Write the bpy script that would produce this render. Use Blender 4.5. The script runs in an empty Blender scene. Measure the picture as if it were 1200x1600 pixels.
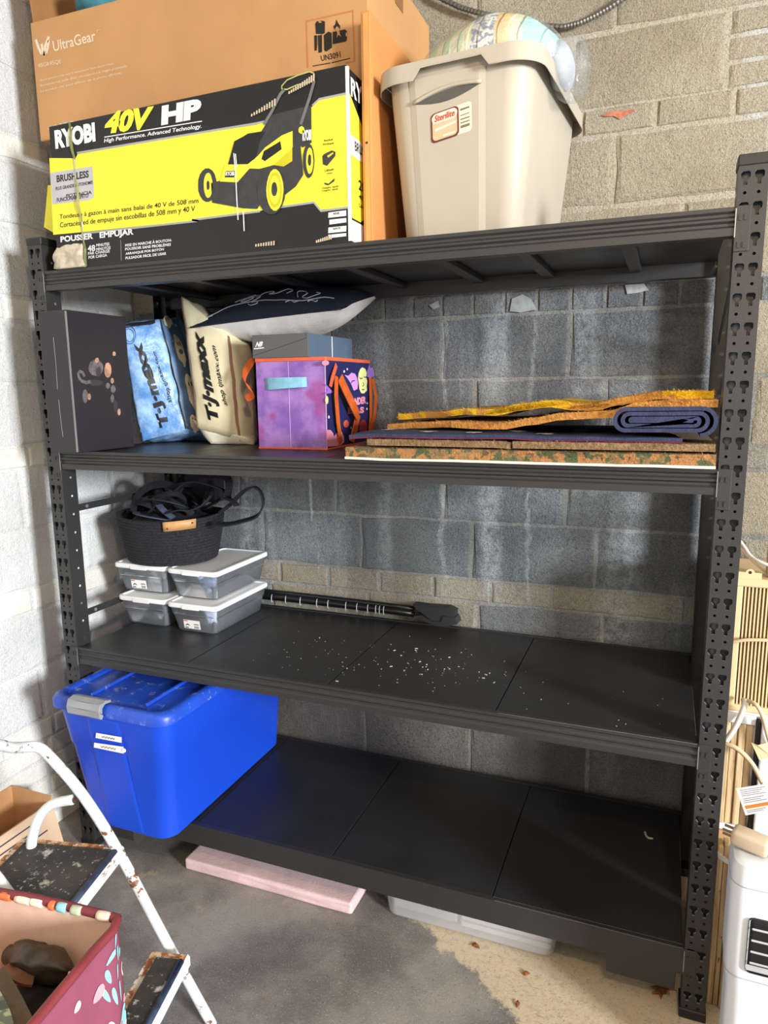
import bpy, bmesh, math, random
from mathutils import Vector, Matrix, Euler
from mathutils.geometry import tessellate_polygon
random.seed(7)
SC = bpy.context.scene
COL = SC.collection
# ------------------------------------------------------------------ camera
cd = bpy.data.cameras.new('camera'); cam = bpy.data.objects.new('camera', cd); COL.objects.link(cam)
cam.location = (1.76356, -1.6747, 1.54144)
cam.rotation_euler = (1.398349, 0.011466, 0.37533)
cd.sensor_fit = 'VERTICAL'; cd.sensor_height = 36; cd.sensor_width = 27; cd.lens = 36 * 1107.28 / 1600
cd.clip_start = .02
SC.camera = cam
# ------------------------------------------------------------------ light
W = bpy.data.worlds.new('world'); SC.world = W; W.use_nodes = True
W.node_tree.nodes['Background'].inputs[0].default_value = (1.0, .985, .965, 1)
W.node_tree.nodes['Background'].inputs[1].default_value = .74
def area(name, loc, target, sx, sy, power, col):
    l = bpy.data.lights.new(name, 'AREA'); l.shape = 'RECTANGLE'; l.size = sx; l.size_y = sy; l.energy = power; l.color = col
    o = bpy.data.objects.new(name, l); COL.objects.link(o); o.location = loc
    o.rotation_euler = (Vector(target) - Vector(loc)).to_track_quat('-Z', 'Y').to_euler(); return o
area('doorway_daylight', (7.6, -3.3, 2.2), (.3, .4, 1.0), 1.0, 1.3, 980, (.92, .96, 1.0))
bl = bpy.data.lights.new('ceiling_bulb', 'POINT'); bl.energy = 62; bl.color = (1, .76, .47); bl.shadow_soft_size = .045
bo = bpy.data.objects.new('ceiling_bulb', bl); COL.objects.link(bo); bo.location = (2.1, -1.85, 2.5)
vs = SC.view_settings; vs.view_transform = 'Standard'; vs.look = 'None'; vs.gamma = 1; vs.use_curve_mapping = False; vs.exposure = .0
# ------------------------------------------------------------------ materials
def lin(c): return tuple(((x / 255) / 12.92 if x / 255 <= .04045 else ((x / 255 + .055) / 1.055) ** 2.4) for x in c)
class NT:
    def __init__(s, name):
        s.m = bpy.data.materials.new(name); s.m.use_nodes = True; s.t = s.m.node_tree; s.b = s.t.nodes['Principled BSDF']
    def n(s, typ, ins={}, **kw):
        q = s.t.nodes.new(typ)
        for k, v in kw.items(): setattr(q, k, v)
        for k, v in ins.items():
            if hasattr(v, 'is_linked') or isinstance(v, bpy.types.NodeSocket): s.t.links.new(v, q.inputs[k])
            else: q.inputs[k].default_value = v
        return q
    def pos(s): return s.n('ShaderNodeNewGeometry').outputs['Position']
    def noise(s, scale, detail=4, rough=.55, vec=None, sx=(1, 1, 1)):
        v = vec or s.pos()
        if sx != (1, 1, 1): v = s.n('ShaderNodeVectorMath', {0: v, 1: sx}, operation='MULTIPLY').outputs[0]
        return s.n('ShaderNodeTexNoise', {'Vector': v, 'Scale': scale, 'Detail': detail, 'Roughness': rough}).outputs[0]
    def ramp(s, f, a, b, c0=0.0, c1=1.0):
        return s.n('ShaderNodeMapRange', {0: f, 1: a, 2: b, 3: c0, 4: c1}, interpolation_type='SMOOTHSTEP').outputs[0]
    def mix(s, f, a, b, mode='MIX'):
        q = s.n('ShaderNodeMix', data_type='RGBA', blend_type=mode)
        for i, v in ((0, f), (6, a), (7, b)):
            if isinstance(v, bpy.types.NodeSocket): s.t.links.new(v, q.inputs[i])
            else: q.inputs[i].default_value = v if i == 0 else (tuple(v) + (1,))[:4]
        return q.outputs[2]
    def mul(s, a, b, op='MULTIPLY'):
        q = s.n('ShaderNodeMath', operation=op)
        for i, v in ((0, a), (1, b)):
            if isinstance(v, bpy.types.NodeSocket): s.t.links.new(v, q.inputs[i])
            else: q.inputs[i].default_value = v
        return q.outputs[0]
    def set(s, key, v):
        if isinstance(v, bpy.types.NodeSocket): s.t.links.new(v, s.b.inputs[key])
        else: s.b.inputs[key].default_value = v
    def bump(s, h, strength=.3, dist=.01):
        q = s.n('ShaderNodeBump', {'Height': h, 'Strength': strength, 'Distance': dist}); s.t.links.new(q.outputs[0], s.b.inputs['Normal'])
MATS = {}
def M(name, rgb, rough=.5, metal=0, var=.12, vscale=9, bump=0, bscale=200, spec=.5, alpha=1, trans=0, ior=1.45, sheen=0):
    if name in MATS: return MATS[name]
    t = NT(name); c = lin(rgb)
    f = t.ramp(t.noise(vscale, 5), .3, .7)
    lo = tuple(x * (1 - var) for x in c); hi = tuple(min(1, x * (1 + var)) for x in c)
    t.set('Base Color', t.mix(f, lo, hi)); t.set('Roughness', rough); t.set('Metallic', metal)
    t.set('Specular IOR Level', spec); t.set('IOR', ior)
    if bump: t.bump(t.noise(bscale, 3), bump, .004)
    if trans: t.set('Transmission Weight', trans)
    if alpha < 1: t.set('Alpha', alpha)
    if sheen: t.set('Sheen Weight', sheen)
    MATS[name] = t.m; return t.m
def concrete(name, base, light, streak=0., pits=.5, warm=None, bstr=.6, rnd=.1, dark=.45, top=None, grain=.4):
    t = NT(name); P = t.pos()
    c = t.mix(t.ramp(t.noise(3.5, 6, .6), .35, .68), lin(base), lin(light))
    if warm: c = t.mix(t.ramp(t.noise(1.7, 4, .6), .5, .72, 0, .8), c, lin(warm))
    if top: c = t.mix(t.ramp(t.n('ShaderNodeSeparateXYZ', {0: P}).outputs[2], 1.84, 1.88), c, lin(top))
    oi = t.n('ShaderNodeObjectInfo').outputs['Random']
    c = t.mix(t.ramp(oi, 0, 1, 0, rnd * 2), c, tuple(x * .55 for x in lin(base)))
    if streak:
        s1 = t.ramp(t.noise(5.2, 3, .5, sx=(1, 1, .09)), .54, .72, 0, streak)
        c = t.mix(t.mul(s1, t.ramp(t.noise(30, 4, .7), .3, .6)), c, lin((205, 210, 212)))
        xs = t.n('ShaderNodeSeparateXYZ', {0: P}).outputs; xw = t.mul(xs[0], t.mul(t.mul(t.noise(5, 4, .6), -.5, 'ADD'), .10), 'ADD')
        for cx, hw, am in ((1.235, .055, .85), (.845, .04, .6), (1.06, .012, .7), (1.36, .010, .6)):
            q = t.n('ShaderNodeMath', {0: t.mul(xw, -cx, 'ADD')}, operation='ABSOLUTE').outputs[0]
            k = t.mul(t.mul(t.ramp(q, hw * .3, hw, am * streak, 0), t.ramp(xs[2], .75, .95)), t.mul(t.ramp(xs[2], 1.72, 1.80, 1, 0), t.ramp(t.noise(26, 5, .7), .28, .58)))
            c = t.mix(k, c, lin((206, 209, 210)))
        s2 = t.ramp(t.noise(24, 2, .5, sx=(1, 1, .05)), .66, .72, 0, streak * .8)
        c = t.mix(t.mul(s2, t.ramp(t.noise(4, 2), .5, .62)), c, lin((222, 224, 222)))
    g = t.noise(150, 6, .72); big = t.noise(45, 5, .65)
    if pits:
        vo = t.n('ShaderNodeTexVoronoi', {'Vector': P, 'Scale': 95.0}).outputs['Distance']
        pm = t.mul(t.ramp(vo, .10, .26, 1, 0), t.ramp(t.noise(22, 3), .45, .6))
        c = t.mix(t.mul(pm, pits), c, tuple(x * .3 for x in lin(base)))
    c = t.mix(t.ramp(g, .34, .56, dark, 0), c, tuple(x * .45 for x in lin(base)))
    fine = t.noise(310, 3, .6)
    c = t.mix(t.ramp(fine, .40, .47, grain, 0), c, tuple(x * .35 for x in lin(base)))
    c = t.mix(t.ramp(fine, .56, .64, 0, grain * .7), c, tuple(min(1, x * 1.5) for x in lin(light)))
    t.set('Base Color', c); t.set('Roughness', .92); t.set('Specular IOR Level', .25)
    t.bump(t.mul(t.mul(t.mul(g, 1.0), t.mul(big, 1.4), 'ADD'), t.mul(fine, .7), 'ADD'), bstr, .010 if streak else .006)
    return t.m
def printmat(name, cols, scale, rough=.6, sx=(1, 1, 1), detail=2, bump=0, bscale=60, thr=(.42, .5, .58)):
    """several flat colours in blotches"""
    t = NT(name); c = lin(cols[0])
    for i, k in enumerate(cols[1:]):
        n = t.noise(scale * (1 + .35 * i), detail, .5, vec=t.n('ShaderNodeVectorMath', {0: t.pos(), 1: (i * 3.1, i * 1.7, i * 5.3)}, operation='ADD').outputs[0], sx=sx)
        c = t.mix(t.ramp(n, thr[min(i, 2)] + .03, thr[min(i, 2)] + .09), c, lin(k))
    t.set('Base Color', c); t.set('Roughness', rough)
    if bump: t.bump(t.noise(bscale, 4, .65), bump, .006)
    return t.m
# ------------------------------------------------------------------ builders
def V(*a): return Vector(a)
class MB:
    def __init__(s): s.b = bmesh.new()
    def face(s, pts):
        try: return s.b.faces.new([s.b.verts.new(p) for p in pts])
        except ValueError: return None
    def box(s, x0, x1, y0, y1, z0, z1, bev=0, seg=2, M_=None):
        r = bmesh.ops.create_cube(s.b, size=1)
        vs_ = r['verts']
        for v in vs_: v.co = Vector(((x0 + x1) / 2 + v.co.x * (x1 - x0), (y0 + y1) / 2 + v.co.y * (y1 - y0), (z0 + z1) / 2 + v.co.z * (z1 - z0)))
        allv = vs_
        if bev:
            es = list({e for v in vs_ for e in v.link_edges})
            rr = bmesh.ops.bevel(s.b, geom=es, offset=bev, segments=seg, affect='EDGES', profile=.5)
            allv = list({v for v in rr['verts']} | {v for v in vs_ if v.is_valid})
        if M_ is not None: bmesh.ops.transform(s.b, matrix=M_, verts=[v for v in allv if v.is_valid])
        return s
    def tube(s, pts, r, n=10, cap=True, closed=False, flat=None):
        """round tube; flat=(w,t) gives a strap of that section"""
        pts = [Vector(p) for p in pts]; rings = []; up = None
        for i, p in enumerate(pts):
            a = pts[i - 1] if (i > 0 or closed) else p; c = pts[(i + 1) % len(pts)] if (i < len(pts) - 1 or closed) else p
            d = (c - a); d = d.normalized() if d.length > 1e-9 else Vector((0, 0, 1))
            if up is None: up = Vector((0, 0, 1)) if abs(d.z) < .9 else Vector((0, 1, 0))
            sd = d.cross(up); sd = sd.normalized() if sd.length > 1e-6 else Vector((1, 0, 0)); up = sd.cross(d).normalized()
            rr = r[i] if isinstance(r, (list, tuple)) else r
            if flat: ring = [p + sd * (flat[1] / 2 * sx) + up * (flat[0] / 2 * sy) for sx, sy in ((-1, -1), (1, -1), (1, 1), (-1, 1))]
            else: ring = [p + sd * (rr * math.cos(2 * math.pi * k / n)) + up * (rr * math.sin(2 * math.pi * k / n)) for k in range(n)]
            rings.append([s.b.verts.new(q) for q in ring])
        m = len(rings[0]); R_ = list(range(len(rings) - 1)) + ([len(rings) - 1] if closed else [])
        for i in R_:
            A, B = rings[i], rings[(i + 1) % len(rings)]
            for k in range(m): s.b.faces.new((A[k], A[(k + 1) % m], B[(k + 1) % m], B[k]))
        if cap and not closed:
            s.b.faces.new(rings[0][::-1]); s.b.faces.new(rings[-1])
        return s
    def loft(s, rings, cap0=True, cap1=True):
        R_ = [[s.b.verts.new(p) for p in r] for r in rings]; m = len(R_[0])
        for A, B in zip(R_, R_[1:]):
            for k in range(m): s.b.faces.new((A[k], A[(k + 1) % m], B[(k + 1) % m], B[k]))
        if cap0: s.b.faces.new(R_[0][::-1])
        if cap1: s.b.faces.new(R_[-1])
        return s
    def extrude_x(s, prof, x0, x1, close=True):
        """prof: closed (y,z) polygon"""
        A = [s.b.verts.new((x0, y, z)) for y, z in prof]; B = [s.b.verts.new((x1, y, z)) for y, z in prof]; m = len(prof)
        for k in range(m): s.b.faces.new((A[k], B[k], B[(k + 1) % m], A[(k + 1) % m]))
        for pts, fl in ((prof, 0), (prof, 1)):
            tri = tessellate_polygon([[Vector((0, y, z)) for y, z in prof]])
            src = A if fl == 0 else B
            for t in tri: s.b.faces.new([src[i] for i in t])
        return s
    def poly(s, loops, off=(0, 0, 0)):
        """flat polygon (with holes) from 3D loops"""
        loops = [[Vector(p) + Vector(off) for p in l] for l in loops]; flat = [p for l in loops for p in l]
        vs_ = [s.b.verts.new(p) for p in flat]
        for t in tessellate_polygon(loops):
            try: s.b.faces.new([vs_[i] for i in t])
            except ValueError: pass
        return s
    def ellipsoid(s, c, r, u=14, v=10, fn=None, rot=None):
        res = bmesh.ops.create_uvsphere(s.b, u_segments=u, v_segments=v, radius=1)
        for q in res['verts']:
            p = Vector((q.co.x * r[0], q.co.y * r[1], q.co.z * r[2]))
            if fn: p = fn(p)
            if rot is not None: p = rot @ p
            q.co = p + Vector(c)
        return s
    def build(s, name, mat, parent=None, smooth=False, kind=None, label=None, cat=None, group=None, angle=None, recalc=True):
        if recalc: bmesh.ops.recalc_face_normals(s.b, faces=s.b.faces)
        me = bpy.data.meshes.new(name); s.b.to_mesh(me); s.b.free()
        if mat: me.materials.append(mat)
        if smooth:
            for p in me.polygons: p.use_smooth = True
            if angle is not None:
                try: me.set_sharp_from_angle(angle=math.radians(angle))
                except Exception: pass
        o = bpy.data.objects.new(name, me); COL.objects.link(o); tag(o, label, cat, group, kind)
        if parent is not None: adopt(o, parent)
        return o
def adopt(o, parent):
    o.parent = parent
    if parent.type == 'EMPTY': o.matrix_parent_inverse = (Matrix.Translation(parent.location) @ parent.rotation_euler.to_matrix().to_4x4()).inverted()
def tag(o, label=None, cat=None, group=None, kind=None):
    for k, v in (('label', label), ('category', cat), ('group', group), ('kind', kind)):
        if v: o[k] = v
    return o
def thing(name, label, cat, loc, group=None):
    o = bpy.data.objects.new(name, None); COL.objects.link(o); o.location = loc; o.empty_display_size = .05
    return tag(o, label, cat, group)
def rrect(cx, cy, w, d, r, z, n=5, ang=0.0, org=None):
    """rounded rectangle ring, counter-clockwise"""
    pts = []
    for sx, sy, a0 in ((1, 1, 0), (-1, 1, 90), (-1, -1, 180), (1, -1, 270)):
        for k in range(n + 1):
            a = math.radians(a0 + 90 * k / n)
            pts.append((sx * (w / 2 - r) + r * math.cos(a), sy * (d / 2 - r) + r * math.sin(a)))
    c, s_ = math.cos(ang), math.sin(ang)
    return [Vector((cx + x * c - y * s_, cy + x * s_ + y * c, z)) for x, y in pts]
def decal(name, loops, off, mat, parent, label=None):
    b = MB(); b.poly(loops if isinstance(loops[0][0], (list, tuple)) else [loops], off); return b.build(name, mat, parent, label=label)
def decals(name, polys, off, mat, parent, label=None):
    b = MB()
    for p in polys: b.poly([p], off)
    return b.build(name, mat, parent, label=label)
def strokes(pl, w, off, n=(0, -1, 0)):
    """flat stroke polygons along 3D polylines on a plane of normal n"""
    n = Vector(n).normalized(); out = []
    for pts in pl:
        pts = [Vector(p) for p in pts]; Lf = []; Rt = []
        for i, p in enumerate(pts):
            d = (pts[min(i + 1, len(pts) - 1)] - pts[max(i - 1, 0)]).normalized(); sd = d.cross(n) * (w / 2)
            Lf.append(p + sd); Rt.append(p - sd)
        for i in range(len(pts) - 1): out.append([Lf[i], Lf[i + 1], Rt[i + 1], Rt[i]])
    return out
def strokes_each(pl, w, off, n=(0, -1, 0)): return [strokes([p], w, off, n) for p in pl]
_fonts = {}
def glyphs(s, bold=0.0, shear=0.0):
    """text as 2D triangles normalised to the unit square"""
    k = (s, bold, shear)
    if k not in _fonts:
        c = bpy.data.curves.new('lettering', 'FONT'); c.body = s; c.size = 1; c.offset = bold; c.shear = shear; c.resolution_u = 3; c.fill_mode = 'FRONT'
        o = bpy.data.objects.new('lettering', c); COL.objects.link(o)
        dg = bpy.context.evaluated_depsgraph_get(); me = bpy.data.meshes.new_from_object(o.evaluated_get(dg))
        v = [(p.co.x, p.co.y) for p in me.vertices]; f = [tuple(p.vertices) for p in me.polygons]
        bpy.data.objects.remove(o); bpy.data.meshes.remove(me); bpy.data.curves.remove(c)
        x0 = min(a for a, b in v); x1 = max(a for a, b in v); y0 = min(b for a, b in v); y1 = max(b for a, b in v)
        _fonts[k] = ([((a - x0) / (x1 - x0), (b - y0) / (y1 - y0)) for a, b in v], f)
    return _fonts[k]
def text(s, q, mat, parent, off=(0, 0, 0), bold=0.0, shear=0.0, name='lettering', fn=None):
    """q = lower-left, lower-right, upper-left in space (or fn maps u,v to space)"""
    v, f = glyphs(s, bold, shear)
    if fn is None:
        a, b_, c = (Vector(p) + Vector(off) for p in q); fn = lambda u, w: a + (b_ - a) * u + (c - a) * w
    me = bpy.data.meshes.new(name); me.from_pydata([fn(u, w) for u, w in v], [], f); me.materials.append(mat)
    o = bpy.data.objects.new(name, me); COL.objects.link(o); adopt(o, parent) if parent.type == 'EMPTY' else setattr(o, 'parent', parent); return o
class Soft:
    """a soft six-sided body: c = 8 corners (bottom 4 ccw from front-left, top 4), sides bulging outward and creased"""
    FACES = {'front': (0, 1, 5, 4), 'right': (1, 2, 6, 5), 'back': (2, 3, 7, 6), 'left': (3, 0, 4, 7), 'top': (4, 5, 6, 7), 'bottom': (3, 2, 1, 0)}
    def __init__(s, c, bulge=.02, crease=.004, cs=14., seed=0, n=12, flat=('bottom',), zmin=None, ext=None):
        s.c = [Vector(p) for p in c]; s.bu = bulge if isinstance(bulge, dict) else {k: bulge for k in s.FACES}; s.cr = crease; s.cs = cs; s.sd = seed; s.n = n; s.flat = flat; s.zmin = zmin; s.ext = ext
        s.mid = sum(s.c, Vector()) / 8
    def at(s, face, u, v, off=0.0):
        from mathutils import noise
        a, b, d, e = (s.c[i] for i in s.FACES[face])
        p = a * (1 - u) * (1 - v) + b * u * (1 - v) + d * u * v + e * (1 - u) * v
        nn = ((b - a) * (1 - v) + (d - e) * v).cross((e - a) * (1 - u) + (d - b) * u).normalized()
        w = (16 * u * (1 - u) * v * (1 - v))
        p = p + nn * (s.bu.get(face, 0) * max(w, 0) ** .6 + off)
        if s.cr:
            q = Vector((p.x, p.y, p.z)) * s.cs + Vector((s.sd, 0, 0))
            p = p + noise.noise_vector(q) * s.cr * (1.2 if w > .02 else .8) + noise.noise_vector(q * 2.3) * s.cr * .45
        if s.ext: p = s.ext(face, u, v, p)
        if s.zmin is not None and p.z < s.zmin + off * .2: p.z = s.zmin + off * .2
        return p
    def mb(s, faces=None):
        m = MB()
        for f in faces or s.FACES:
            g = [[m.b.verts.new(s.at(f, i / s.n, j / s.n)) for i in range(s.n + 1)] for j in range(s.n + 1)]
            for j in range(s.n):
                for i in range(s.n): m.b.faces.new((g[j][i], g[j][i + 1], g[j + 1][i + 1], g[j + 1][i]))
        bmesh.ops.remove_doubles(m.b, verts=m.b.verts, dist=.0009)
        return m
    def patch(s, face, uv, off=.0012, grid=5):
        """decal polygons on the face: uv polygon -> fan grid conforming to the surface"""
        m = MB(); tri = tessellate_polygon([[Vector((a, b, 0)) for a, b in uv]])
        for t in tri:
            A, B, C_ = (Vector(uv[i]) for i in t); N_ = grid
            idx = {}
            for i in range(N_ + 1):
                for j in range(N_ + 1 - i):
                    q = A + (B - A) * (i / N_) + (C_ - A) * (j / N_); idx[i, j] = m.b.verts.new(s.at(face, q.x, q.y, off))
            for i in range(N_):
                for j in range(N_ - i):
                    m.b.faces.new((idx[i, j], idx[i + 1, j], idx[i, j + 1]))
                    if i + j < N_ - 1: m.b.faces.new((idx[i + 1, j], idx[i + 1, j + 1], idx[i, j + 1]))
        bmesh.ops.remove_doubles(m.b, verts=m.b.verts, dist=.0002)
        return m
def ell(cx, cy, rx, ry, n=16): return [(cx + rx * math.cos(2 * math.pi * k / n), cy + ry * math.sin(2 * math.pi * k / n)) for k in range(n)]
# ------------------------------------------------------------------ setting: floor, walls of blocks and bricks
XL, YB = -.22, .66
t = NT('floor_concrete'); P = t.pos()
c = t.mix(t.ramp(t.noise(2.2, 7, .65), .36, .66), lin((104, 99, 93)), lin((150, 143, 134)))
c = t.mix(t.ramp(t.noise(.9, 5, .6), .5, .66, 0, .75), c, lin((82, 83, 85)))
sp = t.n('ShaderNodeSeparateXYZ', {0: P}); wob = t.mul(t.mul(t.noise(9, 6, .7), -.5, 'ADD'), .22)
d = t.mul(t.mul(t.mul(sp.outputs[0], .553), t.mul(sp.outputs[1], .833), 'ADD'), wob, 'ADD')
c = t.mix(t.mul(t.ramp(d, .690, .712), t.ramp(t.noise(60, 5, .7), .3, .55, .6, 1)), c, lin((198, 180, 152)))  # worn patch; its beige brightness also paints in warm lamp gloss
c = t.mix(t.ramp(t.noise(5.2, 5, .7), .63, .70, 0, .55), c, lin((176, 160, 136)))
c = t.mix(t.ramp(t.noise(240, 3, .6), .58, .68, 0, .45), c, lin((205, 198, 186)))
c = t.mix(t.ramp(t.noise(170, 3, .6), .60, .70, 0, .7), c, lin((58, 53, 48)))
c = t.mix(t.ramp(t.noise(14, 3, .5, sx=(1, 2.5, 1)), .70, .74, 0, .35), c, lin((130, 88, 58)))
t.set('Base Color', c); t.set('Roughness', t.ramp(t.noise(7, 4), .3, .7, .42, .72)); t.bump(t.mul(t.noise(130, 5, .7), t.noise(20, 4), 'ADD'), .25, .006)
FLOORM = t.m
b = MB(); b.box(-.6, 4.2, -4.2, 1.0, -.12, 0)
b.build('floor', FLOORM, kind='structure', label='grey stained concrete garage floor with a pale worn patch, part painted lamp gloss')
MORT = concrete('mortar', (128, 127, 123), (160, 157, 150), .6, .2, bstr=.5, dark=.3, top=(186, 176, 156))  # upper joints get the same beige, partly lamplight in the colour
MORTW = concrete('mortar_white', (214, 213, 209), (236, 235, 231), 0, .15, bstr=.5, dark=.25)
BG = concrete('block_grey', (122, 124, 126), (160, 161, 161), .9, .6, bstr=1.0)
BE = concrete('block_beige', (182, 169, 147), (206, 195, 172), .12, .5, (200, 186, 160), bstr=1.0, rnd=.04, dark=.4, grain=.3)  # beige is partly the blocks' own, partly warm lamplight put into the colour
BD = concrete('block_dark', (116, 111, 104), (150, 143, 132), .25, .7, (120, 106, 88), bstr=.8)
BR = concrete('brick_parged', (142, 136, 124), (176, 168, 150), .6, .4, (158, 144, 118), bstr=.7, dark=.35)
BW = concrete('block_white', (236, 237, 236), (250, 250, 249), 0, .35, bstr=1.0, rnd=.0, dark=.05, grain=.24)
BWY = concrete('block_yellowed', (230, 226, 214), (246, 244, 239), 0, .3, (222, 208, 176), bstr=.6, rnd=.0, dark=.1, grain=.22)
def unit_block():
    """one block face, unit size, with worn chamfered edges (shared by every block)"""
    b = MB(); R_ = []
    for ins, dp in ((0, 0), (.012, .55), (.035, 1.0)):
        k = ins
        ring = []
        for (x, z) in ((0, 0), (.25, 0), (.5, 0), (.75, 0), (1, 0), (1, .5), (1, 1), (.75, 1), (.5, 1), (.25, 1), (0, 1), (0, .5)):
            ring.append(Vector((x + (k if x == 0 else -k if x == 1 else 0), -dp, z + (k * 1.7 if z == 0 else -k * 1.7 if z == 1 else 0))))
        R_.append(ring)
    b.loft(R_, cap0=False)
    return b
def block_meshes(tag_, mat):
    out = []
    for k in range(3):
        b = unit_block()
        for v in b.b.verts: v.co += Vector((random.uniform(-.011, .011), random.uniform(-.15, .15) if v.co.y < -.4 else 0, random.uniform(-.024, .024)))
        bmesh.ops.recalc_face_normals(b.b, faces=b.b.faces)
        me = bpy.data.meshes.new(tag_); b.b.to_mesh(me); b.b.free(); me.materials.append(mat); out.append(me)
    return out
BM = {k: block_meshes(n, m) for k, n, m in (('g', 'block', BG), ('e', 'block', BE), ('d', 'block', BD), ('b', 'brick', BR), ('w', 'block', BW), ('y', 'brick', BWY), ('eb', 'brick', BE), ('gb', 'brick', BG))}
b = MB(); b.box(XL - .2, 3.0, YB, YB + .2, -.1, 2.95)
wall_b = b.build('wall_back', MORT, kind='structure', label='back wall of grey concrete blocks and beige bricks')
b = MB(); b.box(XL - .2, XL, -3.2, YB, -.1, 2.95)
wall_l = b.build('wall_left', MORTW, kind='structure', label='whitewashed concrete block wall on the left')
def lay(wall, name, kind, a0, a1, z0, z1, back=True):
    me = random.choice(BM[kind]); o = bpy.data.objects.new(name, me); COL.objects.link(o); o.parent = wall
    dpt = random.uniform(.0035, .0065)
    if back:
        o.location = (a0, YB + .0005, z0); o.scale = (a1 - a0, dpt, z1 - z0)
    else:
        o.location = (XL - .0005, a1, z0); o.scale = (a1 - a0, dpt, z1 - z0); o.rotation_euler = (0, 0, -math.pi / 2)
        o.rotation_euler = (0, 0, math.pi / 2); o.location = (XL - .0005, a0, z0)
# courses of the back wall: z0, z1, kind, phase of the joints, unit length
G = .010
courses = [(2.555, 2.76, 'e', 1.57, .414), (2.35, 2.54, 'e', 1.868, .414), (2.275, 2.342, 'eb', 1.485, .205), (2.075, 2.262, 'e', 1.582, .414),
           (1.852, 2.062, 'e', 1.36, .414), (1.776, 1.842, 'gb', 1.055, .104), (1.573, 1.765, 'g', 1.055, .414), (1.372, 1.563, 'g', 1.168, .414),
           (1.297, 1.362, 'b', 1.02, .207), (1.094, 1.288, 'g', 1.059, .414), (.890, 1.083, 'g', 1.161, .414), (.808, .881, 'b', 1.026, .207),
           (.605, .798, 'b2', 1.19, .414), (.415, .595, 'd', .95, .414), (.340, .406, 'b', 1.1, .207), (.130, .330, 'd', .748, .414), (-.08, .120, 'd', .95, .414)]
for z0, z1, k, ph, ln in courses:
    x = ph - math.ceil((ph - XL) / ln) * ln
    while x < 2.62:
        a0, a1 = max(x + G / 2, XL + .004), min(x + ln - G / 2, 2.62)
        kk = k
        if z0 > 2.07 and a0 > 1.86 and k == 'e':
            h = (z1 - z0 - .024) / 3
            if a1 - a0 > .05 and z0 > 2.3:
                for i in range(3): lay(wall_b, 'brick', 'eb', a0, a1, z0 + i * (h + .012), z0 + i * (h + .012) + h)
                x += ln; continue
        if k == 'g' and a0 > 1.86: kk = 'e'
        if k == 'b2': kk = 'b' if random.random() < .6 else 'g'
        if a1 - a0 > .03: lay(wall_b, 'brick' if kk in ('b', 'eb', 'gb') and ln < .3 else 'block', kk, a0, a1, z0, z1)
        x += ln
# a flake of old red paint on one brick and a few lime chips under the top shelf
RED = M('old_red_paint', (182, 112, 86), .8, var=.25, vscale=60)
decal('paint_flake', [(1.54,0.652,2.323),(1.565,0.652,2.329),(1.599,0.652,2.328),(1.632,0.652,2.327),(1.635,0.652,2.321),(1.613,0.652,2.315),(1.594,0.652,2.305),(1.577,0.652,2.316),(1.554,0.652,2.318)], (0, -.0006, 0), RED, wall_b, 'flake of orange red paint')
LIME = M('lime_chip', (158, 160, 160), .9, var=.15, vscale=50)
for pl in [[(1.288,0.652,1.819),(1.322,0.652,1.83),(1.349,0.652,1.815),(1.367,0.652,1.782),(1.316,0.652,1.775),(1.282,0.652,1.78)],[(1.629,0.652,1.84),(1.683,0.652,1.84),(1.696,0.652,1.821),(1.666,0.652,1.815),(1.636,0.652,1.813)],[(1.011,0.652,1.813),(1.044,0.652,1.827),(1.048,0.652,1.805),(1.025,0.652,1.799)]]:
    decal('lime_chip', pl, (0, -.0006, 0), LIME, wall_b)
for zi, (z0, z1, k, ph, ln) in enumerate(courses + [(2.77, 2.94, 'e', 1.2, .414)]):
    brick = (z1 - z0) < .1
    ln2 = .207 if brick else .414
    y = YB - (.19 if zi % 2 else .36) - 9 * ln2
    while y < YB - .01:
        a0, a1 = y + G / 2, min(y + ln2 - G / 2, YB - .006)
        if a1 > -1.4 and a1 - a0 > .03:
            kk = 'y' if brick else 'w'
            if not brick and z1 < .34:
                h = (z1 - z0 - .024) / 3
                for i in range(3): lay(wall_l, 'brick', 'y', a0, a1, z0 + i * (h + .012), z0 + i * (h + .012) + h, False)
            else: lay(wall_l, 'brick' if brick else 'block', kk, a0, a1, z0, z1, False)
        y += ln2
b = MB(); b.box(-.6, 4.2, -4.2, 1.0, 2.95, 3.05)
b.build('ceiling', M('ceiling_board', (190, 184, 172), .9), kind='structure', label='pale garage ceiling above the shelves')

# ------------------------------------------------------------------ storage rack
def metal(name, base, rough, spk):
    t = NT(name); g = t.noise(900, 2, .5)
    t.set('Base Color', t.mix(t.ramp(g, .55, .75, 0, spk), lin(base), lin(tuple(min(255, x * 1.9) for x in base)))); t.set('Roughness', rough); t.set('Metallic', .35); t.set('Specular IOR Level', .6)
    t.bump(t.noise(700, 3), .35, .002); return t.m
STEEL = metal('black_powder_coat', (54, 53, 53), .42, .5)
t = NT('deck_black'); g = t.noise(5, 5)
t.set('Base Color', t.mix(t.ramp(t.noise(420, 2), .69, .74, 0, .5), t.mix(g, lin((32, 32, 34)), lin((43, 43, 45))), lin((120, 118, 112)))); t.set('Roughness', t.ramp(g, .3, .7, .36, .5)); t.bump(t.noise(8, 2), .03, .01)
DECK = t.m
EDGE = M('edge_highlight', (150, 150, 150), .45, .6)  # pale metal that paints highlights onto the black steel edges
rack = thing('storage_rack', 'black steel four tier storage rack with perforated posts', 'shelving', (.95, .3, 0))
ZT = [1.896, 1.362, .724, .188]; PZ = .059; H0 = 1.9205
XA, XB = -.0345, .0205; XC, XD = 1.874, 1.929; PW = .055; PD = .058; YR = .612
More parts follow.
